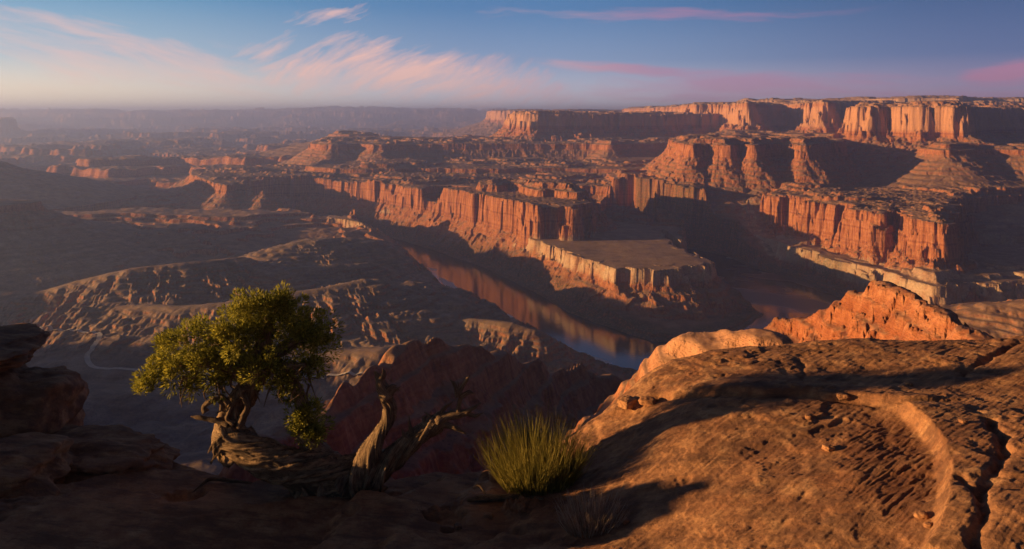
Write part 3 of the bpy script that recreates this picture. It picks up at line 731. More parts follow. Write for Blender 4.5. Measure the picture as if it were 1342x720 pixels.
def fg_build():
    cols = np.concatenate([np.linspace(-620, -60, 90)[:-1], np.linspace(-60, 1400, 1150), np.linspace(1400, 2100, 90)[1:]])
    rows = [4.0]
    while rows[-1] < 6.6: rows.append(rows[-1] * 1.012)
    while rows[-1] < 16.3: rows.append(rows[-1] * 1.0018)
    while rows[-1] < 24: rows.append(rows[-1] * 1.02)
    rows = np.array(rows)
    y = np.repeat(rows[None], len(cols), 0).astype(F32); x = ((cols[:, None] - 671) * rows[None] / FPX).astype(F32)
    z = fg_base(x, y)
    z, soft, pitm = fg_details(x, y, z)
    z = fg_edge_drop(x, y, z)
    left = sstep(1.2, -0.5, x)
    # ledges: bedding of the sandstone cutting the surface at low angle
    bed = z + 0.10 * x - 0.02 * y
    n1 = fbm(x, y, 2.6, 4, 21.0); n2 = fbm(x, y, 0.55, 4, 31.0, 0.55); n3 = fbm(x, y, 0.13, 4, 41.0, 0.6)
    ph = bed / 0.21 + 1.3 * n1 + 0.25 * n2
    fr = ph - np.floor(ph)
    z = z + left * 0.21 * 0.95 * (sstep(0.55, 0.98, fr) - fr)
    ph2 = (z - 0.08 * x + 0.05 * y) / 0.11 + 3.4 * n1 + 1.2 * n2
    f2 = ph2 - np.floor(ph2)
    z = z + (1 - left) * 0.11 * 0.38 * sstep(-0.25, 0.25, fbm(x, y, 1.7, 3, 88.0)) * (sstep(0.5, 1.0, f2) - f2) * (1 - 0.6 * soft)
    # weathering
    z = z + (0.12 + 0.08 * left) * n1 + (0.030 + 0.03 * left) * n2 + (0.007 + .005 * left) * n3
    # lineations running down to the right and little scoured hollows
    u = (x * 0.80 + y * 0.60); v = (-x * 0.60 + y * 0.80)
    lin = ridge(u / 7.0, v, 0.10, 3, 9.0)
    z = z + (0.012 + 0.012 * pitm) * (lin - 0.4) * (1 - left)
    bd = (z * 1.0 + 0.07 * x - 0.05 * y + 0.16 * n1 + 0.05 * n2) / 0.045
    z = z + 0.0075 * (sstep(0.35, 0.65, bd - np.floor(bd)) - (bd - np.floor(bd))) * (1 - left) * (0.15 + sstep(-0.05, 0.3, fbm(x, y, 1.3, 3, 77.0)))
    hol = sstep(0.22, 0.46, fbm(u * 0.7, v * 1.6, 0.42, 3, 55.0))
    z = z - 0.020 * hol * (1 - left) * (0.5 + fbm(x, y, 1.9, 2, 66.0))
    V = np.stack([x.ravel(), y.ravel(), z.ravel()], 1)
    nc, nr = x.shape
    vid = np.arange(nc * nr).reshape(nc, nr)
    q = np.stack([vid[:-1, :-1], vid[1:, :-1], vid[1:, 1:], vid[:-1, 1:]], -1).reshape(-1, 4)
    return x, y, z, V, q, pitm, hol * (1 - left)

def slickrock_material(name, dark=1.0, use_attr=True):
    m, t, bs = new_mat(name)
    geo = t.node('ShaderNodeNewGeometry'); pos = geo.outputs['Position']
    sn = t.node('ShaderNodeSeparateXYZ'); t.l.new(geo.outputs['Normal'], sn.inputs[0])
    nb = t.noise(pos, 0.45, 4, 0.6); nm = t.noise(pos, 2.6, 5, 0.62); nf = t.noise(pos, 17.0, 5, 0.7); ng = t.noise(pos, 90.0, 3, 0.7)
    lin = t.noise(t.mapping(pos, (1.6, 9.0, 14.0), (0, 0, 0), (0, 0, 0.62)), 1.0, 5, 0.65)
    c = t.ramp(nm, [(0.25, (0.16, 0.066, 0.034)), (0.45, (0.30, 0.135, 0.066)), (0.58, (0.44, 0.225, 0.105)), (0.75, (0.60, 0.360, 0.180))])
    c = t.mix(t.mrange(nb, 0.38, 0.62, 0.0, 0.55), c, t.mix(nf, (0.42, 0.20, 0.09, 1), (0.50, 0.27, 0.13, 1)))
    # dark varnish and lichen flecks
    c = t.mix(t.math('MULTIPLY', t.mrange(lin, 0.54, 0.70), 0.62), c, (0.13, 0.070, 0.045, 1))
    c = t.mix(t.math('MULTIPLY', t.mrange(nf, 0.56, 0.70), 0.55), c, (0.12, 0.068, 0.046, 1))
    c = t.mix(t.math('MULTIPLY', t.mrange(nf, 0.40, 0.30), 0.35), c, (0.58, 0.37, 0.22, 1))
    vn = t.noise(t.mapping(pos, (0.9, 2.6, 3.0), (3, 1, 0), (0, 0, 0.62)), 1.0, 6, 0.7)
    c = t.mix(t.math('MULTIPLY', t.mrange(vn, 0.46, 0.58), 0.72), c, (0.15, 0.075, 0.045, 1))
    if use_attr:
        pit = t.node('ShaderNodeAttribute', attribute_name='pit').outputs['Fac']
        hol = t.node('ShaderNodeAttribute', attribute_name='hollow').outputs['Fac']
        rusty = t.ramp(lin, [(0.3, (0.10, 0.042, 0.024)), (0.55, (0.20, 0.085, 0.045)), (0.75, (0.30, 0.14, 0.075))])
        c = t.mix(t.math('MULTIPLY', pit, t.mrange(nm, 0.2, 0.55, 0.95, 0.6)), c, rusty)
        c = t.mix(t.math('MULTIPLY', hol, 0.5), c, (0.17, 0.085, 0.05, 1))
    if dark != 1.0: c = t.mix(1.0, c, (dark, dark * 0.94, dark * 0.95, 1), 'MULTIPLY')
    c = t.mix(1.0, c, t.ramp(ng, [(0.3, (0.78,) * 3), (0.7, (1.12,) * 3)]), 'MULTIPLY')
    t.l.new(c, bs.inputs['Base Color'])
    bmp = t.node('ShaderNodeBump'); bmp.inputs['Strength'].default_value = 0.65; bmp.inputs['Distance'].default_value = 0.04
    h = t.math('ADD', t.math('MULTIPLY', nf, 0.8), t.math('MULTIPLY', lin, 0.8)); h = t.math('ADD', h, t.math('MULTIPLY', ng, 0.3))
    t.l.new(h, bmp.inputs['Height']); t.l.new(bmp.outputs[0], bs.inputs['Normal'])
    return m

M_SLICK = slickrock_material('slickrock')
M_BOULDER = slickrock_material('boulder_stone', 1.0, False)
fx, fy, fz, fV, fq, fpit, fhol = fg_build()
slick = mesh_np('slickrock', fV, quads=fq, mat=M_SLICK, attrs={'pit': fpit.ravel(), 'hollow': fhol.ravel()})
tag(slick, 'weathered orange slickrock ledges and dome along the canyon rim', kind='structure')
_fc = np.array([(c - 671) / FPX for c in np.concatenate([np.linspace(-620, -60, 90)[:-1], np.linspace(-60, 1400, 1150), np.linspace(1400, 2100, 90)[1:]])])
def fgz(x, y):
    i = int(np.clip(np.searchsorted(_fc, x / y), 0, len(_fc) - 1)); j = int(np.clip(np.searchsorted(fy[0], y), 0, fy.shape[1] - 1))
    return float(fz[i, j])
# ------------------------------------------------------------------ plants and boulders
def wood_material(name, a, b, c_):
    m, t, bs = new_mat(name)
    al = t.node('ShaderNodeAttribute', attribute_name='along').outputs['Fac']; ar = t.node('ShaderNodeAttribute', attribute_name='around').outputs['Fac']
    ca = t.math('COSINE', ar); sa = t.math('SINE', ar)
    v = t.node('ShaderNodeCombineXYZ'); t.put(v.inputs[0], t.math('MULTIPLY', ca, 4.0)); t.put(v.inputs[1], t.math('MULTIPLY', sa, 4.0)); t.put(v.inputs[2], t.math('MULTIPLY', al, 1.1))
    g = t.noise(v.outputs[0], 2.0, 6, 0.7)
    geo = t.node('ShaderNodeNewGeometry')
    n = t.noise(geo.outputs['Position'], 9.0, 4)
    c = t.ramp(g, [(0.32, a), (0.5, b), (0.68, c_)])
    c = t.mix(t.mrange(n, 0.45, 0.7, 0, 0.5), c, a + (1,))
    t.l.new(c, bs.inputs['Base Color'])
    bmp = t.node('ShaderNodeBump'); bmp.inputs['Strength'].default_value = 1.0; bmp.inputs['Distance'].default_value = 0.04
    t.l.new(g, bmp.inputs['Height']); t.l.new(bmp.outputs[0], bs.inputs['Normal'])
    return m

def leaf_material(name, c0, c1, c2, trans=0.25):
    m = bpy.data.materials.new(name); m.use_nodes = True
    t = NT(m.node_tree); t.n.clear()
    out = t.node('ShaderNodeOutputMaterial')
    at = t.node('ShaderNodeAttribute', attribute_name='tone').outputs['Fac']
    c = t.ramp(at, [(0.0, c0), (0.55, c1), (1.0, c2)])
    d = t.node('ShaderNodeBsdfPrincipled'); d.inputs['Roughness'].default_value = 0.7; d.inputs['Specular IOR Level'].default_value = 0.2
    tr = t.node('ShaderNodeBsdfTranslucent')
    t.l.new(c, d.inputs['Base Color']); t.l.new(c, tr.inputs['Color'])
    mx = t.node('ShaderNodeMixShader'); mx.inputs[0].default_value = trans
    t.l.new(d.outputs[0], mx.inputs[1]); t.l.new(tr.outputs[0], mx.inputs[2]); t.l.new(mx.outputs[0], out.inputs[0])
    return m

M_BARK = wood_material('juniper_wood', (0.06, 0.038, 0.025), (0.30, 0.195, 0.11), (0.56, 0.38, 0.21))
M_DEAD = wood_material('dead_wood', (0.06, 0.04, 0.027), (0.25, 0.165, 0.098), (0.52, 0.37, 0.215))
M_LEAF = leaf_material('juniper_leaf', (0.07, 0.08, 0.016), (0.27, 0.26, 0.042), (0.52, 0.44, 0.07), 0.45)
M_STEM = leaf_material('green_stem', (0.10, 0.09, 0.024), (0.29, 0.25, 0.05), (0.50, 0.39, 0.10), 0.25)
M_DRY = leaf_material('dry_stem', (0.20, 0.14, 0.10), (0.42, 0.32, 0.23), (0.60, 0.48, 0.36), 0.15)

class Geo:
    def __init__(self): self.v = []; self.q = []; self.al = []; self.ar = []; self.n = 0
    def tube(self, pts, rad, seg=10, rib=0.18, twist=1.2, seed=0, step=0.03, knot=0.10, flat=1.0):
        """a gnarled, spirally grained limb through the points (metres); rad per point"""
        pts = [Vector(p) for p in pts]
        P_ = [pts[0] * 2 - pts[1]] + pts + [pts[-1] * 2 - pts[-2]]
        cs = []; rs = []
        for i in range(len(pts) - 1):
            p0, p1, p2, p3 = P_[i], P_[i + 1], P_[i + 2], P_[i + 3]
            n = max(2, int((p2 - p1).length / step))
            for k in range(n):
                t = k / n
                cs.append(0.5 * ((2 * p1) + (p2 - p0) * t + (2 * p0 - 5 * p1 + 4 * p2 - p3) * t * t + (3 * p1 - p0 - 3 * p2 + p3) * t ** 3))
                rs.append(rad[i] + (rad[i + 1] - rad[i]) * (t * t * (3 - 2 * t)))
        cs.append(pts[-1]); rs.append(rad[-1])
        up = Vector((0.13, 0.9, 0.4)); L = 0.0; base = self.n
        nrm = None
        for i, c in enumerate(cs):
            tan = (cs[min(i + 1, len(cs) - 1)] - cs[max(i - 1, 0)]).normalized()
            if nrm is None: nrm = tan.cross(up).normalized()
            nrm = (nrm - tan * nrm.dot(tan)).normalized(); bn = tan.cross(nrm)
            if i: L += (c - cs[i - 1]).length
            for s in range(seg):
                a = 2 * math.pi * s / seg
                g = a + twist * L
                r = rs[i]
                wob = mnoise.noise(Vector((math.cos(g) * 1.6 + seed * 3.1, math.sin(g) * 1.6, L * 0.55))) * 1.5 * rib \
                    + abs(mnoise.noise(Vector((math.cos(g) * 3.6 + seed, math.sin(g) * 3.6, L * 0.9 + 7)))) * 1.5 * rib \
                    - abs(mnoise.noise(Vector((math.cos(g) * 8.5 + seed, math.sin(g) * 8.5, L * 1.3 + 2)))) * rib * 0.9 \
                    + mnoise.noise(Vector((math.cos(a) * 1.1 + seed, math.sin(a) * 1.1, L * 3.0 + 3))) * knot * 0.7
                r *= 1 + wob
                self.v.append(c + nrm * (math.cos(a) * r) + bn * (math.sin(a) * r * flat)); self.al.append(L * 3 + seed); self.ar.append(g)
        m = len(cs)
        for i in range(m - 1):
            for s in range(seg):
                a = base + i * seg + s; b = base + i * seg + (s + 1) % seg
                self.q.append((a, b, b + seg, a + seg))
        for ring, c in ((0, cs[0]), (m - 1, cs[-1])):
            self.v.append(c); self.al.append(0 if ring == 0 else L * 3); self.ar.append(0); ci = base + m * seg + (0 if ring == 0 else 1)
            for s in range(0, seg, 1):
                a = base + ring * seg + s; b = base + ring * seg + (s + 1) % seg
                self.q.append((ci, b, a, a) if ring == 0 else (ci, a, b, b))
        self.n = len(self.v)
        return cs
    def build(self, name, mat, parent=None, origin=(0, 0, 0)):
        o3 = Vector(origin)
        q = [f for f in self.q if f[2] != f[3]]; tr = [f[:3] for f in self.q if f[2] == f[3]]
        return mesh_np(name, np.array([tuple(v - o3) for v in self.v]), quads=q, tris=tr, mat=mat, parent=parent, attrs={'along': self.al, 'around': self.ar})

def thing(name, label, cat, loc, group=None):
    o = bpy.data.objects.new(name, None); COL.objects.link(o); o.location = loc
    return tag(o, label, cat, group)

TD = 11.2                                           # depth at which the juniper grows
def T(px, y, dy=0.0): return Pz(px, y, TD + dy)     # dy: metres behind (+) or in front (-)
K = TD / FPX

tree_base = T(452, 664); tree_base.z = fgz(tree_base.x, tree_base.y) - 0.05
juniper = thing('juniper_tree', 'gnarled green juniper with twisted dead limbs at the cliff edge', 'tree', tree_base)

g = Geo()
g.tube([T(470, 672), T(452, 648), T(425, 632, -.05), T(392, 618, -.1), T(352, 603, -.12), T(318, 588, -.1), T(292, 575, -.05), T(283, 568)], [v * K for v in (50, 46, 34, 27, 22, 17, 13, 7)], 84, 0.34, 2.2, 1, 0.025, 0.10, 0.85)
g.tube([T(430, 668), T(446, 640, .05), T(462, 622, .08), T(478, 612, .1)], [v * K for v in (46, 38, 27, 19)], 76, 0.34, 1.6, 2, 0.025, 0.1)
for (pts, r) in [([(470, 655), (478, 664), (500, 668), (520, 672)], (26, 20, 12, 5)), ([(420, 648), (405, 662), (380, 668)], (26, 18, 6)), ([(450, 655), (455, 668), (470, 680)], (30, 22, 10))]:
    g.tube([T(a, b, -.12) for a, b in pts], [v * K for v in r], 18, 0.3, 1.5, len(r) + pts[0][0], 0.03)
trunk = g.build('trunk', M_BARK, juniper, tree_base)

g = Geo()                                           # the living stem rising off the left limb
g.tube([T(322, 590), T(306, 574, .02), T(303, 556, .05), T(308, 538, .08), T(318, 520, .1), T(332, 500, .12), T(342, 475, .15), T(348, 445, .2), T(352, 415, .2)], [v * K for v in (19, 20, 18, 16, 16, 14, 12, 9, 4)], 44, 0.32, 2.6, 5, 0.03)
g.tube([T(330, 505, .1), T(312, 488, 0), T(285, 478, -.1), T(250, 476, -.15), T(222, 480, -.1)], [v * K for v in (11, 9, 7, 5, 2)], 12, 0.25, 2, 6)
g.tube([T(340, 480, .15), T(362, 462, .2), T(390, 448, .2), T(415, 440, .2)], [v * K for v in (11, 9, 6, 2)], 12, 0.25, 2, 7)
g.tube([T(336, 492, .1), T(310, 462, .2), T(285, 445, .25), T(262, 440, .25)], [v * K for v in (9, 7, 5, 2)], 12, 0.25, 2, 8)
g.tube([T(340, 470, .1), T(372, 480, -.1), T(400, 478, -.2)], [v * K for v in (8, 6, 2)], 10, 0.25, 2, 9)
g.tube([T(438, 612, .1), T(420, 597, .1), T(406, 582, .1), T(396, 562, .1), T(398, 535, .1), T(388, 508, .1), T(372, 488, .12), T(358, 470, .15)], [v * K for v in (15, 13, 11, 8, 7, 7, 7, 6)], 16, 0.3, 2.4, 10)
g.build('live_stem', M_BARK, juniper, tree_base)

g = Geo()                                           # stripped stub standing upright right of the middle
g.tube([T(462, 634, -.1), T(481, 603, -.13), T(495, 577, -.15), T(507, 553, -.15), T(511, 535, -.15), T(507, 521, -.15), T(513, 512, -.17)], [v * K for v in (20, 12.5, 9.5, 8.5, 8, 7.5, 4.5)], 44, 0.36, 3.4, 12, 0.02, 0.14)
g.tube([T(507, 523, -.2), T(500, 508, -.2), T(497, 496, -.2), T(491, 487, -.2)], [v * K for v in (8, 7, 5, 1.5)], 12, 0.3, 3, 13)
for a in [((507, 517), (516, 509), (523, 512)), ((506, 519), (514, 514), (525, 507)), ((505, 515), (512, 507), (520, 505)), ((498, 498), (503, 490), (501, 483)), ((490, 610), (484, 590), (486, 580))]:
    g.tube([T(*p, -.22) for p in a], [4 * K, 3 * K, 0.6 * K], 7, 0.3, 2, a[0][0], 0.02)
g.build('dead_stub', M_DEAD, juniper, tree_base)

g = Geo()                                           # long dead limb reaching right over the edge
g.tube([T(452, 642, -.1), T(478, 624, -.05), T(508, 602, -.02), T(535, 582, -.05), T(556, 568, -.08), T(570, 556, -.1), T(580, 545, -.1)], [v * K for v in (30, 21, 14, 11.5, 11, 11, 7)], 48, 0.36, 2.8, 15, 0.025, 0.13)
g.tube([T(572, 552, -.12), T(588, 545, -.12), T(606, 542, -.12), T(618, 536, -.12), T(630, 528, -.12)], [v * K for v in (9, 6, 4.5, 3, 1)], 10, 0.3, 3, 16)
g.tube([T(568, 556, -.12), T(582, 556, -.12), T(595, 560, -.16), T(611, 569, -.18)], [v * K for v in (6, 5, 3.5, 0.8)], 9, 0.3, 3, 17)
for a in [((545, 576), (538, 562), (536, 545)), ((540, 578), (530, 570), (527, 562)), ((560, 560), (556, 549), (563, 543)), ((566, 553), (562, 545), (556, 540)), ((575, 548), (582, 535), (594, 526)), ((600, 543), (603, 520), (600, 500)), ((601, 515), (610, 500), (616, 492)), ((600, 520), (596, 505), (590, 498)), ((610, 541), (622, 545), (634, 541)), ((604, 520), (614, 514), (622, 516))]:
    g.tube([T(*p, -.12) for p in a], [3.6 * K, 2.4 * K, 0.5 * K], 7, 0.3, 2, a[0][0], 0.02)
for k in range(7):
    a = rng.uniform(-1, 1, 4)
    g.tube([T(566 + 5 * a[0], 560 + 4 * a[1], -.16), T(552 + 6 * a[2], 568 + 5 * a[3], -.18), T(540 + 10 * a[1], 578 + 5 * a[0], -.16)], [3 * K, 3 * K, 0.6 * K], 6, 0.3, 2, k, 0.03)
g.build('dead_limb', M_DEAD, juniper, tree_base)

g = Geo()                                           # splintered lower left end, curled roots and bare twigs
for k in range(16):
    a = rng.uniform(-1, 1, 6)
    g.tube([T(300 + 8 * a[0], 574 + 6 * a[1], -.15), T(288 + 7 * a[2], 583 + 8 * a[3], -.2), T(284 + 12 * a[4], 600 + 10 * a[5], -.18)], [3.2 * K, 2.6 * K, 0.6 * K], 6, 0.3, 2, k, 0.03)
for k in range(14):                                 # long pale strips of grain along the underside
    t0 = rng.uniform(0, 1); o = rng.uniform(-10, 16)
    g.tube([T(300 + 30 * t0, 588 + 12 * t0 + o * .6, -.27), T(350 + 20 * t0, 612 + o * .8, -.33), T(400 + 14 * t0, 640 + o * .7, -.30)], [1.5 * K, 4.2 * K, 1.2 * K], 8, 0.3, 2, 40 + k, 0.04)
for a in [((312, 560), (324, 533), (316, 514), (330, 508)), ((308, 556), (298, 548), (305, 530), (318, 520)), ((270, 540), (268, 532), (285, 522), (291, 534), (284, 542)), ((300, 556), (285, 552), (262, 548), (250, 546)), ((318, 545), (326, 530), (322, 516)), ((390, 618), (405, 606), (398, 612)), ((300, 530), (292, 521), (286, 518))]:
    g.tube([T(*p, -.14) for p in a], [4.2 * K] + [3.2 * K] * (len(a) - 2) + [0.8 * K], 8, 0.3, 2, a[0][0], 0.02)
for k in range(60):                                 # bare twigs hanging under the crown
    x0 = rng.uniform(235, 415); y0 = rng.uniform(478, 508); d0 = rng.uniform(-.4, .4)
    g.tube([T(x0, y0, d0), T(x0 + rng.uniform(-8, 8), y0 + rng.uniform(4, 14), d0), T(x0 + rng.uniform(-18, 18), y0 + rng.uniform(8, 36), d0 + rng.uniform(-.1, .1))], [1.6 * K, 1.1 * K, 0.4 * K], 5, 0.2, 1, k, 0.06)
g.build('splintered_wood', M_DEAD, juniper, tree_base)

def sprigs(blobs, n_sub, n_spr, size, rs):
    """foliage: blobs (centre, radius) -> leaf clumps on and in them -> small leaf faces"""
    V = []; tone = []
    for (c, R) in blobs:
        c = np.array(c)
        ns = int(n_sub * (R / 0.5) ** 1.7) + 6
        for s in range(ns):
            d = rs.normal(size=3); d /= np.linalg.norm(d)
            if d[2] < -0.3 and rs.random() < 0.55: d[2] = -d[2]
            sc_ = c + d * R * np.array([1.0, 0.95, 0.85]) * (rs.uniform(0.72, 1.12) if rs.random() < .9 else rs.uniform(.2, .7))
            sr = rs.uniform(0.06, 0.15)
            n = int(n_spr * rs.uniform(0.7, 1.3))
            p = rs.normal(size=(n, 3)); p /= np.linalg.norm(p, axis=1)[:, None]
            out = p * 0.75 + d * 0.55 + np.array([0, 0, .25]); out /= np.linalg.norm(out, axis=1)[:, None]
            pos = sc_ + p * sr * rs.uniform(0.45, 1.0, (n, 1)) ** 0.7
            side = np.cross(out, rs.normal(size=(n, 3))); side /= np.linalg.norm(side, axis=1)[:, None] + 1e-9
            L = size * rs.uniform(0.7, 1.5, (n, 1)); W = L * 0.15
            a = pos; b = pos + out * L * .5 + side * W; t = pos + out * L; e = pos + out * L * .5 - side * W
            V.append(np.stack([a, b, t, e], 1).reshape(-1, 3))
            tone.append(np.repeat(np.clip(rs.normal(0.5 + rs.uniform(-.22, .22), 0.18, n), 0, 1), 4))
    V = np.concatenate(V); q = np.arange(len(V)).reshape(-1, 4)
    return V, q, np.concatenate(tone)

CR = [(352,412,38,.2),(318,412,32,.0),(298,428,30,-.1),(385,420,36,.25),(412,430,28,.2),(420,455,22,.1),(395,462,34,.1),(350,450,48,.1),(315,455,40,-.1),(272,440,30,.0),(245,448,30,-.1),(222,462,24,-.1),(210,484,19,-.1),
      (196,498,12,-.1),(235,486,26,-.15),(268,482,30,-.2),(300,488,28,-.2),(345,490,26,-.2),(385,492,26,-.1),(410,480,20,0),(376,515,16,.05),(400,538,18,.05),(412,556,17,.05),(398,566,16,.0),(410,575,11,.0),(390,545,13,0),
      (258,470,26,.35),(330,435,40,.5),(390,445,34,.5),(300,470,34,.4),(340,398,20,.1),(366,396,18,.1),(188,510,7,-.1),(285,505,13,-.1),(255,505,12,-.1)]
rs = np.random.default_rng(5)
V, q, tone = sprigs([(tuple(T(a, b, d)), r * K * 0.85) for a, b, r, d in CR], 25, 115, 0.046, rs)
V = V - np.array(tree_base)
mesh_np('crown', V, quads=q, mat=M_LEAF, parent=juniper, smooth=False, attrs={'tone': tone})
print('crown faces', len(q))

def stems(base, n, spread, height, lean, width, rs, fork=2, curve=0.25):
    """a brush of thin stems (three-sided, tapering)"""
    V = []; Q = []; tone = []; nv = 0
    for i in range(n):
        a = rs.uniform(0, 2 * math.pi); rr = math.sqrt(rs.random())
        b0 = Vector((math.cos(a) * rr * spread * .45, math.sin(a) * rr * spread * .35, -0.03))
        d = Vector((math.cos(a) * rr * 0.78 + lean, math.sin(a) * rr * 0.6, 1.0)).normalized()
        h = height * rs.uniform(0.45, 1.0) * (1 - 0.30 * rr)
        tn = float(np.clip(rs.normal(.5, .22), 0, 1))
        def strand(p, d, h, w):
            nonlocal nv
            pts = []; c = Vector(p); dd = d.copy(); k = 5
            for j in range(k + 1):
                pts.append((c.copy(), w * (1 - j / (k + .6))))
                dd = (dd + Vector((rs.uniform(-1, 1), rs.uniform(-1, 1), 0.35)) * curve * .35).normalized()
                c += dd * (h / k)
            s1 = Vector((rs.uniform(-1, 1), rs.uniform(-1, 1), 0)).normalized(); s2 = Vector((-s1.y, s1.x, 0))
            for j, (c, w_) in enumerate(pts):
                for m_ in range(3):
                    an = 2.094 * m_
                    V.append(c + s1 * math.cos(an) * w_ + s2 * math.sin(an) * w_); tone.append(tn * (.75 + .5 * j / k))
            for j in range(len(pts) - 1):
                for m_ in range(3):
                    a0 = nv + j * 3 + m_; a1 = nv + j * 3 + (m_ + 1) % 3
                    Q.append((a0, a1, a1 + 3, a0 + 3))
            nv += 3 * len(pts)
            return pts
        pts = strand(b0, d, h, width)
        for f in range(fork):
            j = rs.integers(1, 4)
            dd = (d + Vector((rs.uniform(-.4, .4), rs.uniform(-.4, .4), 0.1))).normalized()
            strand(pts[j][0], dd, h * rs.uniform(.25, .55), width * .7)
    return np.array([tuple(v) for v in V]), Q, np.clip(tone, 0, 1)

def tuft(name, label, cat, px, y, n, spread, height, lean, width, mat, seed, fork=2, group=None, curve=.25):
    x, yy = fgxy(px, y)
    zz = fgz(x, yy)
    V, Q, tn = stems((0, 0, 0), n, spread, height, lean, width, np.random.default_rng(seed), fork, curve)
    o = mesh_np(name, V, quads=Q, mat=mat, smooth=True, attrs={'tone': tn})
    o.location = (x, yy, zz)
    return tag(o, label, cat, group)

tuft('desert_shrub', 'bushy yellow-green broom-like shrub beside the sunlit rock dome', 'shrub', 704, 640, 950, 1.0, 1.32, -0.06, 0.0052, M_STEM, 21, 3, None, .36)
tuft('dry_grass_tuft', 'pale dry grass tuft in front of the green shrub', 'grass tuft', 772, 694, 420, 0.62, 0.62, 0.0, 0.0045, M_DRY, 22, 1, None, .28)
tuft('small_grass_tuft', 'small dim grass tuft on the dark ledge far left', 'grass tuft', 22, 603, 60, 0.3, 0.28, 0.0, 0.005, M_STEM, 23, 1)

# ---- boulders
def boulder(name, label, centre, size, seed, rough=0.22, yaw=0.0, sq=0.55, lay=0.05):
    bm = bmesh.new()
    bmesh.ops.create_icosphere(bm, subdivisions=6 if max(size) > 0.5 else 4, radius=1)
    sv = Vector((seed * 7.3, seed * 3.1, seed))
    for v in bm.verts:
        p = v.co.copy()
        m = max(abs(p.x), abs(p.y), abs(p.z))
        p = p * (1 - sq) + (p / m) * sq * 0.86
        n = mnoise.fractal(p * 0.9 + sv, 1.0, 2.0, 4) * rough + mnoise.fractal(p * 3.5 + sv, 0.9, 2.1, 4) * rough * .30
        p = p * (1 + n)
        ph = p.z * 5.0 + 1.1 * mnoise.noise(p * 1.3 + sv)
        p.x *= 1 + lay * math.sin(ph * 2.2); p.y *= 1 + lay * math.sin(ph * 2.2)
        v.co = Vector((p.x * size[0], p.y * size[1], p.z * size[2]))
    me = bpy.data.meshes.new(name); bm.to_mesh(me); bm.free()
    for f in me.polygons: f.use_smooth = True
    me.materials.append(M_BOULDER)
    o = bpy.data.objects.new(name, me); COL.objects.link(o); o.location = centre; o.rotation_euler = (0, 0, yaw)
    return tag(o, label, 'boulder' if max(size) > .3 else 'stone')

boulder('boulder', 'big rounded dark red boulder on the left edge, under the flat capstone', Pz(0, 556, 13.6), (1.18, 1.5, 0.98), 3, 0.22, 0.3, 0.25)
boulder('boulder', 'flat capstone slab resting on the big rounded boulder', Pz(-24, 462, 13.9), (0.95, 1.2, 0.22), 8, 0.26, 0.5, 0.4)
boulder('boulder', 'low humped dark rock between the big boulder and the juniper', Pz(140, 610, 12.4), (1.25, 0.9, 0.42), 11, 0.25, -0.3, 0.4)
boulder('boulder', 'dark rounded rock mound low in the left corner', Pz(-40, 636, 11.2), (1.5, 1.0, 0.52), 14, 0.25, 0.2, 0.25)
x, yy = fgxy(652, 634); boulder('small_stone', 'small orange stone at the foot of the green shrub', (x, yy, fgz(x, yy) + .04), (0.14, 0.10, 0.09), 17)
for i, (a, b, s, lab) in enumerate([(1104, 524, .075, 'small pale stone on the step across the sunlit dome'), (1060, 551, .05, 'tiny stone casting a thin shadow on the dome'), (1085, 588, .06, 'dark pebble on the dome left of the scoured pit'),
                                  (1207, 676, .055, 'pale pebble lying in the scoured pit'), (1216, 688, .04, 'smaller pebble beside the pale one in the pit'), (1192, 507, .045, 'small stone above the upper end of the pit'),
                                  (848, 528, .11, 'knobbly stone on the left shoulder of the dome'), (822, 533, .13, 'reddish stone at the left edge of the dome'), (1262, 565, .045, 'small stone right of the pit rim')]):
    x, yy = fgxy(a, b); boulder('small_stone', lab, (x, yy, fgz(x, yy) + s * .35), (s * 1.3, s, s * .62), 20 + i, 0.25, i)

for i, (a, b, s, lab) in enumerate([(640, 676, .05, 'small red stone left of the fallen branch'), (684, 672, .06, 'red-brown stone in front of the fallen branch'), (728, 668, .045, 'stone between the green shrub and the dry grass'), (600, 690, .05, 'lone stone on the dark ledge left of the dry grass'), (820, 690, .04, 'pebble just right of the dry grass tuft')]):
    x, yy = fgxy(a, b); boulder('small_stone', lab, (x, yy, fgz(x, yy) + s * .3), (s * 1.4, s, s * .7), 40 + i, 0.28, i * 1.7)

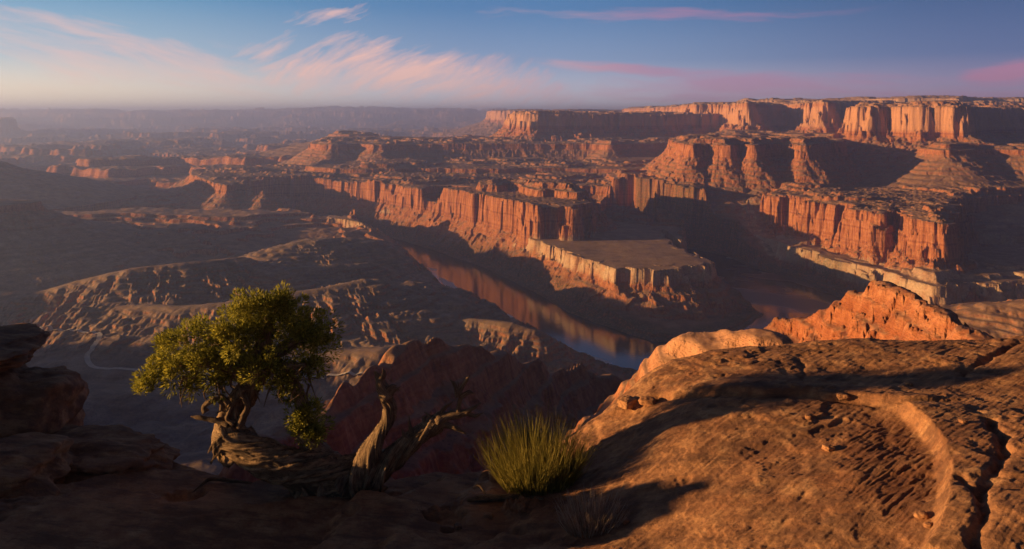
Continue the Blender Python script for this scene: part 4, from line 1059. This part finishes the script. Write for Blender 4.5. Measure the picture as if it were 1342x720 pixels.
# ---- dead wood lying under the shrub, catching the low sun
def lying(name, label, pts, r, seed, twigs=()):
    g = Geo(); b = fgxy(*pts[0]); org = Vector((b[0], b[1], fgz(*b)))
    def W(px, y, h): x, yy = fgxy(px, y); return Vector((x, yy, fgz(x, yy) + h))
    g.tube([W(a, b_, .05) for a, b_ in pts], r, 10, 0.3, 3, seed, 0.03, .2)
    for tw in twigs: g.tube([W(*p) for p in tw], [.014, .010, .003], 6, .3, 2, seed, .03)
    o = g.build(name, M_DEAD, None, org); o.location = org
    return tag(o, label, 'dead wood')
lying('fallen_branch', 'gnarled dead branch lying in red soil under the shrub', [(612, 668), (636, 662), (660, 657), (690, 653), (712, 662)], [.02, .045, .05, .045, .015], 31,
      [((640, 662, .05), (628, 655, .12), (618, 656, .10)), ((665, 657, .05), (672, 648, .14), (684, 645, .13)), ((690, 654, .05), (700, 646, .16), (706, 642, .2))])
lying('fallen_branch', 'thin dead stick on the ledge below the juniper limb', [(252, 646), (275, 643), (300, 645), (330, 646)], [.008, .028, .03, .012], 33)

# ---- dirt road on the valley floor, draped over the ground
def road():
    pix = [(40,430),(75,434),(105,436),(128,437),(130,443),(122,455),(114,468),(117,477),(128,483),(160,484),(190,486),(240,487),(300,489),(380,490),(440,494),(520,500)]
    pts = []
    for a, b in pix:
        for D in np.arange(1100, 2300, 3.0):
            x = (a - 671) * D / FPX
            if -(b - 150) * D / FPX <= ground_at(x, D): break
        pts.append(Vector((x, D, 0)))
    fine = []
    for i in range(len(pts) - 1):
        p0 = pts[max(i - 1, 0)]; p1 = pts[i]; p2 = pts[i + 1]; p3 = pts[min(i + 2, len(pts) - 1)]
        n = max(2, int((p2 - p1).length / 4))
        for k in range(n):
            t = k / n
            fine.append(0.5 * ((2 * p1) + (p2 - p0) * t + (2 * p0 - 5 * p1 + 4 * p2 - p3) * t * t + (3 * p1 - p0 - 3 * p2 + p3) * t ** 3))
    V = []; Q = []
    for i, c in enumerate(fine):
        tn = (fine[min(i + 1, len(fine) - 1)] - fine[max(i - 1, 0)]).normalized(); s = Vector((-tn.y, tn.x, 0)) * 5.0
        zc = max(ground_at((c + s * k).x, (c + s * k).y) for k in (-1, 0, 1))
        for k in (-1, 0, 1):
            q_ = c + s * k; V.append((q_.x, q_.y, zc + 0.6))
        if i:
            b = 3 * i
            Q += [(b - 3, b - 2, b + 1, b), (b - 2, b - 1, b + 2, b + 1)]
    m, t, bs = new_mat('dirt_track')
    geo = t.node('ShaderNodeNewGeometry')
    t.l.new(t.ramp(t.noise(geo.outputs['Position'], .2, 4), [(0.3, (0.48, 0.38, 0.28)), (0.7, (0.72, 0.62, 0.48))]), bs.inputs['Base Color'])
    o = mesh_np('dirt_road', np.array(V), quads=Q, mat=m)
    tag(o, 'pale dirt road winding across the dark valley floor', kind='structure')
road()
print('script', round(time.time() - T0, 1))
